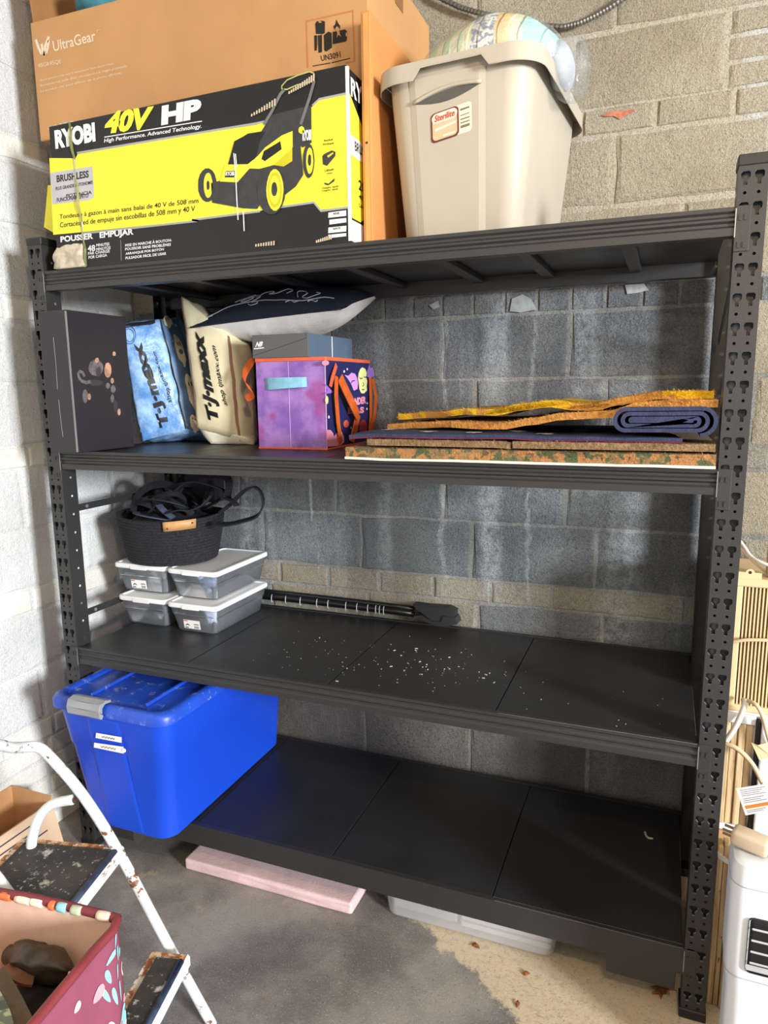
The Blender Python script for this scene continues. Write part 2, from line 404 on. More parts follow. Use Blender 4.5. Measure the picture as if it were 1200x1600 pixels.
def post_front_cell(x0, y, z, nrm, bmm, edges=None):
    """one perforated cell of the post face, thickness 2.4 mm"""
    loops = [[(x0, z - .0145), (x0 + PW, z - .0145), (x0 + PW, z + .0445), (x0, z + .0445)]]
    for cx in (x0 + .0135, x0 + .0385):
        hx = .0034
        loops.append([(cx + hx * math.cos(2 * math.pi * k / 8), z + hx * math.sin(2 * math.pi * k / 8)) for k in range(8)])
        w, nw = .0088, .0036
        loops.append([(cx - nw, z + .0150), (cx + nw, z + .0150), (cx + nw, z + .0245), (cx + w, z + .0300), (cx + w, z + .0385), (cx + w - .003, z + .0415), (cx - w + .003, z + .0415), (cx - w, z + .0385), (cx - w, z + .0300), (cx - nw, z + .0245)])
    bmm.poly([[(a, y, c_) for a, c_ in l] for l in loops])
    for l in loops[1:]:
        for i in range(len(l)):
            a, c_ = l[i]; a2, c2 = l[(i + 1) % len(l)]
            (edges if edges is not None and len(l) == 10 else bmm).face([(a, y + .00005, c_), (a2, y + .00005, c2), (a2, y + nrm * .0050, c2), (a, y + nrm * .0050, c_)])
def post_mesh(x0, front, edges=None):
    b = MB(); y = 0 if front else YR; n = 1 if front else -1
    yb = y + n * PD
    if front:
        for i in range(33): post_front_cell(x0, y, H0 - i * PZ, n, b, edges)
        zb = H0 - 32 * PZ - .0145; zt = H0 + .0445
        b.poly([[(x0, y, .0), (x0 + PW, y, .0), (x0 + PW, y, zb), (x0, y, zb)]]); b.poly([[(x0, y, zt), (x0 + PW, y, zt), (x0 + PW, y, 1.974), (x0, y, 1.974)]])
    else: b.poly([[(x0, y, 0), (x0 + PW, y, 0), (x0 + PW, y, 1.974), (x0, y, 1.974)]])
    # flanges with round holes
    for x in (x0, x0 + PW):
        for i in range(33):
            z = H0 - i * PZ; l0 = [(x, y, z - .0145), (x, yb, z - .0145), (x, yb, z + .0445), (x, y, z + .0445)]
            ym = y + n * .034
            hole = [(x, ym + .0038 * math.cos(2 * math.pi * k / 8), z + .004 + .0038 * math.sin(2 * math.pi * k / 8)) for k in range(8)]
            b.poly([l0, hole])
        b.poly([[(x, y, 0), (x, yb, 0), (x, yb, H0 - 32 * PZ - .0145), (x, y, H0 - 32 * PZ - .0145)]]); b.poly([[(x, y, H0 + .0445), (x, yb, H0 + .0445), (x, yb, 1.974), (x, y, 1.974)]])
    # inner web that closes the channel
    b.poly([[(x0, y + n * .016, 0), (x0 + PW, y + n * .016, 0), (x0 + PW, y + n * .016, 1.974), (x0, y + n * .016, 1.974)]])
    bmesh.ops.remove_doubles(b.b, verts=b.b.verts, dist=.0001)
    return b
for x0 in (XA, XC):
    for fr in (True, False):
        eg = MB() if fr and x0 > 1 else None
        po = post_mesh(x0, fr, eg).build('post', STEEL, rack)
        if eg is not None: so = eg.build('slot_edges', M('slot_edge_glint', (150, 158, 172), .4, .4), po, label='cut edges of the keyhole slots with a painted glint'); so['kind'] = 'stuff'  # pale colour stands in for daylight glinting on the slot walls
        y = 0 if fr else YR; n = 1 if fr else -1
        b = MB(); ya, yb = sorted((y - n * .002, y + n * (PD + .002))); b.box(x0 - .002, x0 + PW + .002, ya, yb, 1.972, 1.994, .002, 1); b.build('post_cap', M('black_cap', (30, 30, 30), .5), po)
        b = MB(); b.box(x0 - .004, x0 + PW + .003, ya - .002, yb + .002, 0, .026, .002, 1); b.build('foot', M('black_cap', (30, 30, 30), .5), po)
def beam_profile(zt, y0, n, h=.056):
    p = [(0, 0), (0, -.008), (.0050, -.0125), (.0050, -.0175), (0, -.022), (0, -.0265), (.0050, -.031), (.0050, -.036), (0, -.0405), (0, -h), (.034, -h), (.034, -.016), (.026, -.016), (.026, -.010), (.014, -.010), (.014, 0)]
    return [(y0 + n * a, zt + c_) for a, c_ in p]
SEAM = [.0225, .44, .915, 1.395, 1.8720]
for si, zt in enumerate(ZT):
    h = .056 if si < 3 else .062
    for y0, n in ((0, 1), (YR, -1)):
        b = MB()
        if si == 3 and n == 1: b.extrude_x([(y0, zt), (y0, zt - .07), (y0 + .034, zt - .07), (y0 + .034, zt - .016), (y0 + .014, zt - .010), (y0 + .014, zt)], XB + .0002, XC - .0002)
        else: b.extrude_x(beam_profile(zt, y0, n, h), XB + .0002, XC - .0002)
        be = b.build('beam', STEEL, rack)
        if n == 1:
            for xa, xb in ((XB - .0275, XB + .0008), (XC - .0008, XC + .0275)):
                b = MB(); b.box(xa, xb, -.0024, -.0002, zt - .088, zt + .001, .0008, 1)
                for zz in (zt - .022, zt - .075):
                    for dx in (.009, .019): b.box(xa + dx - .0025, xa + dx + .0025, -.0044, -.002, zz - .006, zz + .006)
                b.build('end_plate', STEEL, be)
                b = MB(); xe = XB if xa < 1 else XC
                b.box(xe - .0010, xe + .0010, -.0030, -.0022, zt - .060, zt - .004); b.build('edge_highlight', EDGE, be, label='painted highlight along the plate edge')  # pale strip painting the highlight where beam meets plate
    for x0, x1 in zip(SEAM, SEAM[1:]):
        b = MB(); b.box(x0 + .0012, x1 - .0012, .0165, YR - .0165, zt - .017, zt - .0025, .0014, 1); dp = b.build('deck_panel', DECK, rack)
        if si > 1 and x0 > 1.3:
            b = MB(); b.tube([(x0 + .002, .0168, zt - .0026), (x1 - .002, .0168, zt - .0026)], .0012, 6); b.build('panel_highlight', EDGE, dp, label='painted highlight on the front edge of the panel')  # thin pale rod drawn as the gleam on the panel's front edge
            b = MB(); b.tube([(x0 + .01, .0012, zt - .0006), (x1 - .001, .0012, zt - .0006)], .0010, 6); b.build('beam_highlight', EDGE, rack, label='painted highlight on the top edge of the beam')  # added pale line imitating the sheen on the beam's lip
    for xr in (.22, .445, .67, .945, 1.20, 1.415, 1.66):
        b = MB(); b.box(xr - .016, xr + .016, .0345, YR - .0345, zt - .034, zt - .0175, .002, 1); b.build('deck_support', STEEL, rack)
# low kick plates on the bottom beam
for x0, x1 in ((XB + .014, .19), (1.695, XC - .016)):
    b = MB(); b.box(x0, x1, .003, .007, .064, .1178, .0015, 1); b.build('kick_plate', STEEL, rack)
# flat tie bars and gussets on both ends
for x in (-.0300, 1.9245):
    for z in (.805, 1.165, .40, 1.62):
        b = MB(); b.box(x - .002, x + .002, PD + .0002, YR - PD - .0002, z - .011, z + .011)
        tb = b.build('tie_bar', STEEL, rack)
        bb = MB()
        bb.tube([(x + .0021, .14, z), (x + .0045, .14, z)], .006, 8)
        bb.build('bolt', M('zinc', (205, 205, 205), .35, .8), tb)
    for zt in ZT:
        for y, n in ((PD, 1), (YR - PD, -1)):
            b = MB(); b.poly([[(x, y + n * .0003, zt + .055), (x, y + n * .0003, zt + .004), (x, y + n * .05, zt + .004)]]); b.build('gusset', STEEL, rack)
for yy in (.10,):
    b = MB(); b.tube([(1.889, PD + .01, 1.84), (1.889, YR - PD - .01, 1.66)], .0, 4, flat=(.02, .004)); b.build('tie_bar', STEEL, rack)
# ------------------------------------------------------------------ top shelf
BLK = M('print_black', (24, 24, 25), .55, var=.06); YEL = M('print_yellow', (230, 219, 56), .55, var=.05, vscale=6); WHT = M('print_white', (235, 235, 232), .6, var=.03)
GRY = M('print_grey', (150, 150, 152), .6, var=.05); DGR = M('print_charcoal', (52, 52, 54), .55, var=.15, vscale=40); OLV = M('print_dark_yellow', (196, 186, 30), .55)
CARD = M('cardboard', (182, 136, 88), .8, var=.07, vscale=4, bump=.08, bscale=90); CARD2 = M('cardboard_orange', (196, 132, 74), .75, var=.08, vscale=5); CARDD = M('cardboard_edge', (150, 104, 62), .85)
PALE = M('print_pale', (214, 196, 170), .7, var=.03); BROWN = M('print_brown', (178, 112, 62), .7, var=.03)
o0 = (0, -.0005, 0)
def offn(k): return (0, -.0004 * k, 0)
# --- mower carton
mw = thing('mower_carton', 'battered black and yellow lawn mower carton lying on the top shelf', 'carton', (.55, .2, 1.888))
MX0, MX1, MZ1 = .078, 1.021, 2.297
def dent(face, u, v, p):
    if p.x < .26:
        k = (.26 - p.x) / .18; p = p + Vector((.006 * math.sin(p.z * 30), 0, 0)) * k
    return p
mbx = Soft([(MX0, 0, 1.8965), (MX1, 0, 1.8965), (MX1, .40, 1.8965), (MX0, .40, 1.8965), (MX0 + .012, 0, MZ1 - .012), (MX1 - .006, 0, MZ1), (MX1 - .006, .40, MZ1), (MX0 + .012, .40, MZ1)], bulge=0, crease=.0, n=8)
mbx.mb().build('box_body', BLK, mw)
MF = lambda s, ox, oy, pts: None
fy = [(0.081,0.0,2.203),(0.177,0.0,2.191),(0.186,0.0,2.201),(0.518,0.0,2.201),(0.766,0.0,2.199),(0.793,0.0,2.202),(0.925,0.0,2.218),(0.944,0.0,2.23),(1.015,0.0,2.232),(1.014,0.0,1.98),(0.941,0.0,1.98),(0.923,0.0,2.001),(0.828,0.0,1.999),(0.768,0.0,1.994),(0.558,0.0,1.993),(0.578,0.0,1.989),(0.183,0.0,1.993),(0.071,-0.0,1.995)]
decal('yellow_panel', fy, offn(1), YEL, mw, 'bright yellow printed panel')
for sl_ in strokes_each([[(0.184,0.0,2.204),(0.518,0.0,2.203),(0.764,0.0,2.202),(0.793,0.0,2.203)], [(0.925,0.0,2.22),(0.944,0.0,2.232),(1.015,0.0,2.234)], [(0.828,0.0,1.997),(0.922,0.0,1.999),(0.941,0.0,1.977),(1.014,0.0,1.978)], [(0.768,0.0,1.993),(0.558,0.0,1.991),(0.578,0.0,1.987),(0.183,0.0,1.989)]], .005, 0): decals('silver_line', sl_, offn(2), GRY, mw)
decal('grey_flash', [(0.08,0.0,2.163),(0.235,0.0,2.163),(0.235,0.0,2.107),(0.232,0.0,2.082),(0.215,-0.0,2.076),(0.078,-0.0,2.078)], offn(2), M('print_silver', (176, 174, 178), .5, var=.06), mw)
text('RYOBI', [(0.108,0.0,2.223),(0.254,0.0,2.225),(0.109,0.0,2.273)], WHT, mw, offn(3), .055)
text('40V', [(0.284,0.0,2.239),(0.444,0.0,2.232),(0.298,0.0,2.294)], YEL, mw, offn(3), .055, .12)
text('HP', [(0.477,0.0,2.236),(0.603,0.0,2.237),(0.483,0.0,2.283)], M('print_light_grey', (214, 214, 216), .5), mw, offn(3), .065)
decals('rule', strokes([[(0.285,0.0,2.232),(0.606,0.0,2.229)]], .0022, 0), offn(3), WHT, mw)
text('High Performance. Advanced Technology.', [(0.283,0.0,2.215),(0.603,0.0,2.21),(0.284,0.0,2.228)], WHT, mw, offn(3), .01, .1)
text('BRUSHLESS', [(0.102,0.0,2.135),(0.22,0.0,2.135),(0.103,0.0,2.154)], BLK, mw, offn(3), .03)
text('PLUS GRANDE AUTONOMIE', [(0.095,0.0,2.114),(0.232,0.0,2.117),(0.096,-0.0,2.123)], BLK, mw, offn(3), .02)
text('POTENCIA', [(0.132,0.0,2.091),(0.226,0.0,2.091),(0.133,0.0,2.1)], BLK, mw, offn(3), .02)
text('FUNCIONAMIENTO', [(0.096,0.0,2.082),(0.213,-0.0,2.083),(0.097,-0.0,2.093)], BLK, mw, offn(3), .02)
text('Tondeuse à gazon à main sans balai de 40 V de 508 mm', [(0.1,0.0,2.032),(0.581,0.0,2.028),(0.102,0.0,2.048)], BLK, mw, offn(3), .008)
text('Cortacésped de empuje sin escobillas de 508 mm y 40 V', [(0.099,0.0,2.008),(0.569,0.0,2.008),(0.101,0.0,2.026)], BLK, mw, offn(3), .008)
text('POUSSER   EMPUJAR', [(0.097,0.0,1.967),(0.362,0.0,1.966),(0.098,0.0,1.988)], M('print_light_grey', (214, 214, 216), .5), mw, offn(3), .04)
for s_, q in (('48', [(0.195,0.0,1.938),(0.223,0.0,1.938),(0.196,0.0,1.955)]), ('MINUTES', [(0.227,-0.0,1.949),(0.275,-0.0,1.949),(0.228,0.0,1.957)]), ('MINUTOS', [(0.226,0.0,1.938),(0.278,0.0,1.939),(0.227,0.0,1.946)]), ('PAR CHARGE', [(0.195,0.0,1.929),(0.274,0.0,1.93),(0.196,-0.0,1.937)]), ('POR CARGA', [(0.196,0.0,1.918),(0.264,0.0,1.92),(0.196,0.0,1.926)]),
             ('MISE EN MARCHE À BOUTON-', [(0.33,0.0,1.941),(0.489,0.0,1.942),(0.331,0.0,1.95)]), ('POUSSOIR SANS PROBLÈMES', [(0.329,0.0,1.931),(0.485,0.0,1.931),(0.33,0.0,1.94)]), ('ARRANQUE POR BOTÓN', [(0.329,0.0,1.918),(0.461,0.0,1.92),(0.33,0.0,1.927)]), ('PULSADOR FÁCIL DE USAR', [(0.328,0.0,1.907),(0.468,0.0,1.909),(0.329,0.0,1.916)])):
    text(s_, q, M('print_light_grey', (214, 214, 216), .5), mw, offn(3), .025)
decals('rule', strokes([[(0.316,0.0,1.96),(0.313,0.0,1.905)]], .0015, 0), offn(3), GRY, mw)
# the printed mower
mz = lambda pts: pts
PRN = [('print_charcoal', [(0.642,0.0,2.07),(0.639,0.0,2.056),(0.633,0.0,2.043),(0.625,0.0,2.035),(0.615,0.0,2.031),(0.605,0.0,2.032),(0.596,0.0,2.038),(0.589,0.0,2.048),(0.584,0.0,2.061),(0.584,0.0,2.076),(0.586,0.0,2.09),(0.592,0.0,2.102),(0.601,0.0,2.11),(0.61,0.0,2.114),(0.62,0.0,2.113),(0.63,0.0,2.107),(0.637,0.0,2.097),(0.641,0.0,2.084)], 4), ('print_yellow', [(0.629,0.0,2.07),(0.628,0.0,2.06),(0.625,0.0,2.051),(0.621,0.0,2.044),(0.616,0.0,2.041),(0.611,0.0,2.041),(0.607,0.0,2.045),(0.604,0.0,2.053),(0.602,0.0,2.062),(0.602,0.0,2.073),(0.603,0.0,2.084),(0.606,0.0,2.093),(0.61,0.0,2.099),(0.615,0.0,2.102),(0.62,0.0,2.102),(0.624,0.0,2.098),(0.627,0.0,2.09),(0.629,0.0,2.081)], 5), ('print_charcoal', [(0.62,0.0,2.071),(0.62,0.0,2.067),(0.619,0.0,2.064),(0.617,0.0,2.061),(0.615,0.0,2.06),(0.614,0.0,2.06),(0.612,0.0,2.062),(0.611,0.0,2.064),(0.611,0.0,2.068),(0.611,0.0,2.072),(0.611,0.0,2.076),(0.612,0.0,2.08),(0.614,0.0,2.082),(0.615,0.0,2.083),(0.617,0.0,2.083),(0.618,0.0,2.081),(0.62,0.0,2.079),(0.62,0.0,2.075)], 6),
 ('print_charcoal', [(0.78,0.0,2.18),(0.813,0.0,2.215),(0.857,0.0,2.218),(0.923,0.0,2.221),(0.921,0.0,2.137),(0.896,0.0,2.129),(0.873,0.0,2.148)], 4),
 ('print_charcoal', [(0.625,0.0,2.076),(0.654,0.0,2.079),(0.68,0.0,2.115),(0.701,0.0,2.166),(0.742,0.0,2.181),(0.782,0.0,2.181),(0.874,0.0,2.171),(0.891,0.0,2.13),(0.896,0.0,2.066),(0.874,0.0,2.041),(0.842,0.0,2.024),(0.79,0.0,2.037),(0.761,0.0,1.999),(0.718,0.0,2.005),(0.625,0.0,2.028)], 5),
 ('print_charcoal', [(0.928,0.0,2.095),(0.926,0.0,2.081),(0.923,0.0,2.069),(0.919,0.0,2.061),(0.913,0.0,2.057),(0.908,0.0,2.057),(0.903,0.0,2.063),(0.899,0.0,2.072),(0.896,0.0,2.085),(0.896,0.0,2.098),(0.897,0.0,2.112),(0.901,0.0,2.124),(0.905,0.0,2.132),(0.91,0.0,2.136),(0.916,0.0,2.135),(0.921,0.0,2.13),(0.925,0.0,2.121),(0.927,0.0,2.108)], 5), ('print_yellow', [(0.925,0.0,2.095),(0.924,0.0,2.085),(0.922,0.0,2.076),(0.919,0.0,2.069),(0.915,0.0,2.066),(0.912,0.0,2.066),(0.909,0.0,2.07),(0.907,0.0,2.077),(0.905,0.0,2.087),(0.905,0.0,2.097),(0.906,0.0,2.108),(0.908,0.0,2.117),(0.911,0.0,2.123),(0.914,0.0,2.126),(0.917,0.0,2.126),(0.921,0.0,2.122),(0.923,0.0,2.115),(0.924,0.0,2.106)], 6), ('print_charcoal', [(0.919,0.0,2.097),(0.919,0.0,2.092),(0.918,0.0,2.088),(0.917,0.0,2.086),(0.915,0.0,2.084),(0.914,0.0,2.084),(0.912,0.0,2.086),(0.911,0.0,2.089),(0.91,0.0,2.093),(0.91,0.0,2.098),(0.911,0.0,2.102),(0.911,0.0,2.106),(0.913,0.0,2.109),(0.914,0.0,2.111),(0.916,0.0,2.11),(0.918,0.0,2.109),(0.919,0.0,2.106),(0.919,0.0,2.101)], 7),
 ('print_yellow', [(0.652,0.0,2.077),(0.67,0.0,2.116),(0.739,0.0,2.109),(0.769,0.0,2.125),(0.791,0.0,2.142),(0.84,0.0,2.164),(0.87,0.0,2.17),(0.869,0.0,2.133),(0.853,0.0,2.119),(0.813,0.0,2.098),(0.773,0.0,2.094),(0.743,0.0,2.098),(0.705,0.0,2.069)], 6),
 ('print_dark_yellow', [(0.813,0.0,2.098),(0.868,0.0,2.131),(0.867,0.0,2.101),(0.842,0.0,2.091)], 7),
 ('print_black', [(0.68,0.0,2.115),(0.702,0.0,2.168),(0.747,0.0,2.181),(0.793,0.0,2.178),(0.776,0.0,2.16),(0.767,0.0,2.135),(0.76,0.0,2.119),(0.736,0.0,2.109)], 7),
 ('print_black', [(0.779,0.0,2.116),(0.787,0.0,2.134),(0.835,0.0,2.151),(0.838,0.0,2.132),(0.789,0.0,2.11)], 7),
 ('print_black', [(0.668,0.0,2.085),(0.672,0.0,2.1),(0.701,0.0,2.097),(0.696,0.0,2.082)], 7),
 ('print_charcoal', [(0.845,0.0,2.035),(0.842,0.0,2.015),(0.834,0.0,1.999),(0.823,0.0,1.987),(0.809,0.0,1.981),(0.795,0.0,1.983),(0.781,0.0,1.991),(0.771,0.0,2.005),(0.764,0.0,2.023),(0.763,0.0,2.043),(0.766,0.0,2.063),(0.774,0.0,2.079),(0.786,0.0,2.091),(0.8,0.0,2.096),(0.814,0.0,2.095),(0.827,0.0,2.086),(0.837,0.0,2.072),(0.844,0.0,2.054)], 8), ('print_yellow', [(0.84,0.0,2.036),(0.837,0.0,2.019),(0.833,0.0,2.005),(0.826,0.0,1.995),(0.817,0.0,1.989),(0.809,0.0,1.99),(0.801,0.0,1.997),(0.795,0.0,2.009),(0.791,0.0,2.024),(0.79,0.0,2.041),(0.793,0.0,2.058),(0.798,0.0,2.072),(0.805,0.0,2.083),(0.813,0.0,2.088),(0.821,0.0,2.087),(0.829,0.0,2.08),(0.835,0.0,2.068),(0.839,0.0,2.053)], 9), ('print_dark_yellow', [(0.836,0.0,2.037),(0.834,0.0,2.022),(0.83,0.0,2.01),(0.824,0.0,2.001),(0.817,0.0,1.997),(0.81,0.0,1.997),(0.803,0.0,2.003),(0.798,0.0,2.013),(0.795,0.0,2.026),(0.794,0.0,2.041),(0.796,0.0,2.055),(0.801,0.0,2.067),(0.806,0.0,2.076),(0.813,0.0,2.08),(0.82,0.0,2.08),(0.827,0.0,2.074),(0.832,0.0,2.064),(0.835,0.0,2.051)], 10), ('print_yellow', [(0.831,0.0,2.037),(0.829,0.0,2.026),(0.826,0.0,2.016),(0.822,0.0,2.008),(0.816,0.0,2.005),(0.811,0.0,2.005),(0.806,0.0,2.01),(0.802,0.0,2.018),(0.8,0.0,2.029),(0.799,0.0,2.04),(0.801,0.0,2.052),(0.804,0.0,2.062),(0.809,0.0,2.069),(0.814,0.0,2.072),(0.819,0.0,2.072),(0.824,0.0,2.067),(0.828,0.0,2.059),(0.83,0.0,2.049)], 11), ('print_charcoal', [(0.823,0.0,2.04),(0.822,0.0,2.034),(0.82,0.0,2.029),(0.818,0.0,2.025),(0.815,0.0,2.024),(0.812,0.0,2.024),(0.809,0.0,2.026),(0.807,0.0,2.03),(0.806,0.0,2.035),(0.806,0.0,2.041),(0.807,0.0,2.047),(0.808,0.0,2.052),(0.811,0.0,2.056),(0.814,0.0,2.057),(0.816,0.0,2.057),(0.819,0.0,2.055),(0.821,0.0,2.051),(0.822,0.0,2.045)], 12),
 ('print_yellow', [(0.903,0.0,2.167),(0.903,0.0,2.164),(0.901,0.0,2.162),(0.899,0.0,2.16),(0.896,0.0,2.16),(0.893,0.0,2.16),(0.891,0.0,2.162),(0.888,0.0,2.164),(0.887,0.0,2.166),(0.887,0.0,2.169),(0.887,0.0,2.172),(0.889,0.0,2.175),(0.891,0.0,2.176),(0.894,0.0,2.177),(0.897,0.0,2.177),(0.9,0.0,2.175),(0.902,0.0,2.173),(0.903,0.0,2.17)], 8)]
for mn, pts, k in PRN: decal('printed_mower', pts, offn(k), MATS[mn], mw)
decals('printed_handle', strokes([[(0.79,0.0,2.196),(0.813,0.0,2.222),(0.839,0.0,2.258),(0.851,0.0,2.267)], [(0.893,0.0,2.182),(0.919,0.0,2.238),(0.933,0.0,2.274)]], .008, 0), offn(6), M('print_mid_grey', (104, 104, 106), .5), mw)
decals('printed_handle', strokes([[(0.844,0.0,2.269),(0.844,0.0,2.276),(0.859,0.0,2.287),(0.888,0.0,2.293),(0.92,0.0,2.296),(0.932,0.0,2.291),(0.932,0.0,2.28),(0.924,0.0,2.274),(0.887,0.0,2.272),(0.858,0.0,2.266),(0.844,0.0,2.269)]], .0032, 0), offn(6), M('print_lime_grey', (170, 172, 96), .5), mw)
text('RYOBI', [(0.897,0.0,2.143),(0.921,0.0,2.142),(0.898,0.0,2.168)], WHT, mw, offn(8), .04)
text('RYOBI', [(0.671,0.0,2.088),(0.697,0.0,2.086),(0.673,0.0,2.098)], WHT, mw, offn(9), .03)
for sl_ in strokes_each([[(0.7,0.0,2.139),(0.703,0.0,2.088),(0.703,0.0,2.034),(0.704,0.0,1.977)], [(0.721,0.0,1.998),(0.721,0.0,1.972),(0.721,0.0,1.948)], [(0.705,0.0,2.137),(0.707,0.0,2.104)]], .0028, 0): decals('scuff', sl_, offn(13), WHT, mw, 'white scratch through the print')
for a, b_, n_ in ([(0.757,0.0,2.218),(0.824,0.0,2.233)] + [10], [(0.865,0.0,2.254),(0.933,0.0,2.272)] + [12], [(0.754,0.0,1.907),(0.807,0.0,1.906)] + [8], [(0.929,0.0,1.902),(0.969,0.0,1.907)] + [8]):
    sc_ = []
    for k in range(n_):
        p = Vector(a).lerp(Vector(b_), k / (n_ - 1)); hgt = .006 + .011 * (k / n_) * (1 if n_ > 8 else .5)
        sc_ += strokes([[p, p + Vector((.001, 0, hgt))]], .0042, 0)
    o = decals('scuff', sc_, offn(13), M('worn_paper', (196, 178, 152), .8), mw, 'rubbed bare cardboard ribs'); o['kind'] = 'stuff'
# included battery and charger print, warning strips
for s_, q in (('Inclut', [(0.955,0.0,2.135),(0.979,0.0,2.135),(0.955,0.0,2.14)]), ('Incluye', [(0.952,0.0,2.126),(0.981,0.0,2.125),(0.952,0.0,2.132)]), ('Lithium', [(0.955,0.0,2.066),(0.979,0.0,2.067),(0.955,0.0,2.072)]), ('Litio', [(0.96,0.0,2.06),(0.975,0.0,2.06),(0.961,0.0,2.064)]), ('Chargeur rapide', [(0.945,0.0,2.026),(0.99,0.0,2.026),(0.946,0.0,2.032)]), ('Cargador rápido', [(0.945,0.0,2.02),(0.99,0.0,2.02),(0.945,0.0,2.026)])):
    text(s_, q, BLK, mw, offn(3), .012)
decals('printed_battery', [[(0.949,0.0,2.103),(0.954,0.0,2.107),(0.975,0.0,2.113),(0.985,0.0,2.108),(0.984,0.0,2.099),(0.961,0.0,2.079),(0.95,0.0,2.084)]], offn(3), DGR, mw)
decals('printed_battery', [[(0.962,0.0,2.102),(0.978,0.0,2.108),(0.98,0.0,2.105),(0.965,0.0,2.097)]], offn(4), OLV, mw)
decals('printed_charger', [[(0.953,0.0,2.042),(0.964,0.0,2.038),(0.981,0.0,2.049),(0.98,0.0,2.042),(0.963,0.0,2.034),(0.953,0.0,2.038)]], offn(3), DGR, mw)
for i, q in enumerate([[(0.962,0.0,1.971),(1.01,0.0,1.972),(1.01,0.0,1.959),(0.961,0.0,1.959)],[(0.964,0.0,1.954),(1.01,0.0,1.954),(1.01,0.0,1.944),(0.964,0.0,1.943)],[(0.961,0.0,1.936),(1.01,0.0,1.936),(1.009,0.0,1.923),(0.96,0.0,1.923)],[(0.96,0.0,1.919),(1.009,0.0,1.919),(1.009,0.0,1.912),(0.96,0.0,1.911)]]):
    decal('warning_strip', q, offn(3), WHT, mw)
text('ANS', [(0.974,0.0,1.964),(0.992,0.0,1.964),(0.974,0.0,1.97)], BLK, mw, offn(4), .03); text('AÑOS', [(0.973,0.0,1.929),(0.994,0.0,1.93),(0.973,0.0,1.935)], BLK, mw, offn(4), .03)
# crumpled left end: torn flap, wrinkled tape
cr = Soft([(0.153,-0.001,1.903),(0.189,-0.001,1.904),(0.188,0.0,1.904),(0.152,0.0,1.903),(0.181,-0.001,2.266),(0.216,-0.001,2.265),(0.215,0.0,2.265),(0.18,0.0,2.266)], bulge=0, crease=0)
b = MB(); zz = [MZ1 - .013 - .385 * k / 16 for k in range(17)]; rr = []
for k, z in enumerate(zz):
    xx = .168 + .020 * (k / 16) + .003 * math.sin(k * 1.9)
    rr.append([Vector((xx - .004, .001, z)), Vector((xx - .0015, -.006 - .003 * math.sin(k * .9), z)), Vector((xx + .002, .001, z))])
b.loft(rr); b.build('crease', M('creased_film', (120, 118, 70), .3, var=.5, vscale=9), mw, label='folded crease down the crushed end')
tp = Soft([(.072, -.012, 1.8975), (.182, -.010, 1.8975), (.182, .002, 1.8975), (.072, .002, 1.8975), (.082, -.008, 1.955), (.178, -.006, 1.962), (.178, .002, 1.962), (.082, .002, 1.955)], bulge=.004, crease=.006, cs=45, n=10, zmin=1.897)
tp.mb().build('torn_paper', M('wrinkled_paper', (182, 170, 148), .6, var=.25, vscale=50), mw, smooth=True, label='wrinkled torn paper at the bottom corner')
tp2 = Soft([(.070, -.008, 1.955), (.176, -.005, 1.96), (.176, .002, 1.96), (.070, .002, 1.955), (.082, -.004, 2.283), (.168, -.004, 2.292), (.168, .002, 2.292), (.082, .002, 2.283)], bulge=.002, crease=.003, cs=26, n=14)
b = MB(); b.poly([[(0.039,0.03,2.141),(0.01,0.03,2.027),(0.045,0.03,2.008),(0.059,0.03,2.139)]], (0, 0, 0)); g = b.build('torn_flap', YEL, mw, label='yellow torn side flap')
sm = g.modifiers.new('thickness', 'SOLIDIFY'); sm.thickness = .003
b = MB()
for k in range(5):
    a = Vector((MX0 + .012 + .018 * k, .004, MZ1 - .012 + .001 * k)); b.ellipsoid(a + Vector((0, .004, -.002)), (.012, .006, .007), 8, 6, fn=lambda p: p * random.uniform(.7, 1.2))
b.build('crushed_rim', M('wrinkled_paper', (182, 170, 148), .6), mw, label='frayed pale top edge')
# right side face prints
sx = lambda k: (.0004 * k, 0, 0)
sd_y = [(MX1 - .001, .003, 2.24), (MX1 - .001, .12, 2.16), (MX1 - .001, .397, 2.16), (MX1, .397, 1.985), (MX1, .12, 1.985), (MX1, .06, 1.955), (MX1, .003, 1.955)]
decal('yellow_panel', sd_y, sx(2), YEL, mw)
decal('label', [(MX1, .006, 2.145), (MX1, .16, 2.145), (MX1, .16, 2.10), (MX1, .006, 2.10)], sx(3), WHT, mw); decal('label', [(MX1, .006, 1.95), (MX1, .2, 1.95), (MX1, .2, 1.90), (MX1, .006, 1.90)], sx(3), WHT, mw)
text('RYOBI', [(MX1, .012, 2.232), (MX1, .17, 2.232), (MX1, .012, 2.275)], WHT, mw, sx(4), .03); text('BRUSHLESS', [(MX1, .03, 2.115), (MX1, .15, 2.115), (MX1, .03, 2.138)], BLK, mw, sx(4), .03)
text('20"', [(MX1, .05, 2.03), (MX1, .105, 2.03), (MX1, .05, 2.055)], BLK, mw, sx(4), .02); text('40V Brushless', [(MX1, .05, 2.01), (MX1, .2, 2.01), (MX1, .05, 2.02)], BLK, mw, sx(4), .01); text('Lawn Mower', [(MX1, .05, 1.99), (MX1, .17, 1.99), (MX1, .05, 2.0)], BLK, mw, sx(4), .01)
b = MB(); b.box(MX1 - .006, MX1 + .0012, -.0014, .004, 1.90, 2.293); b.build('worn_edge', WHT, mw, label='white worn corner edge')
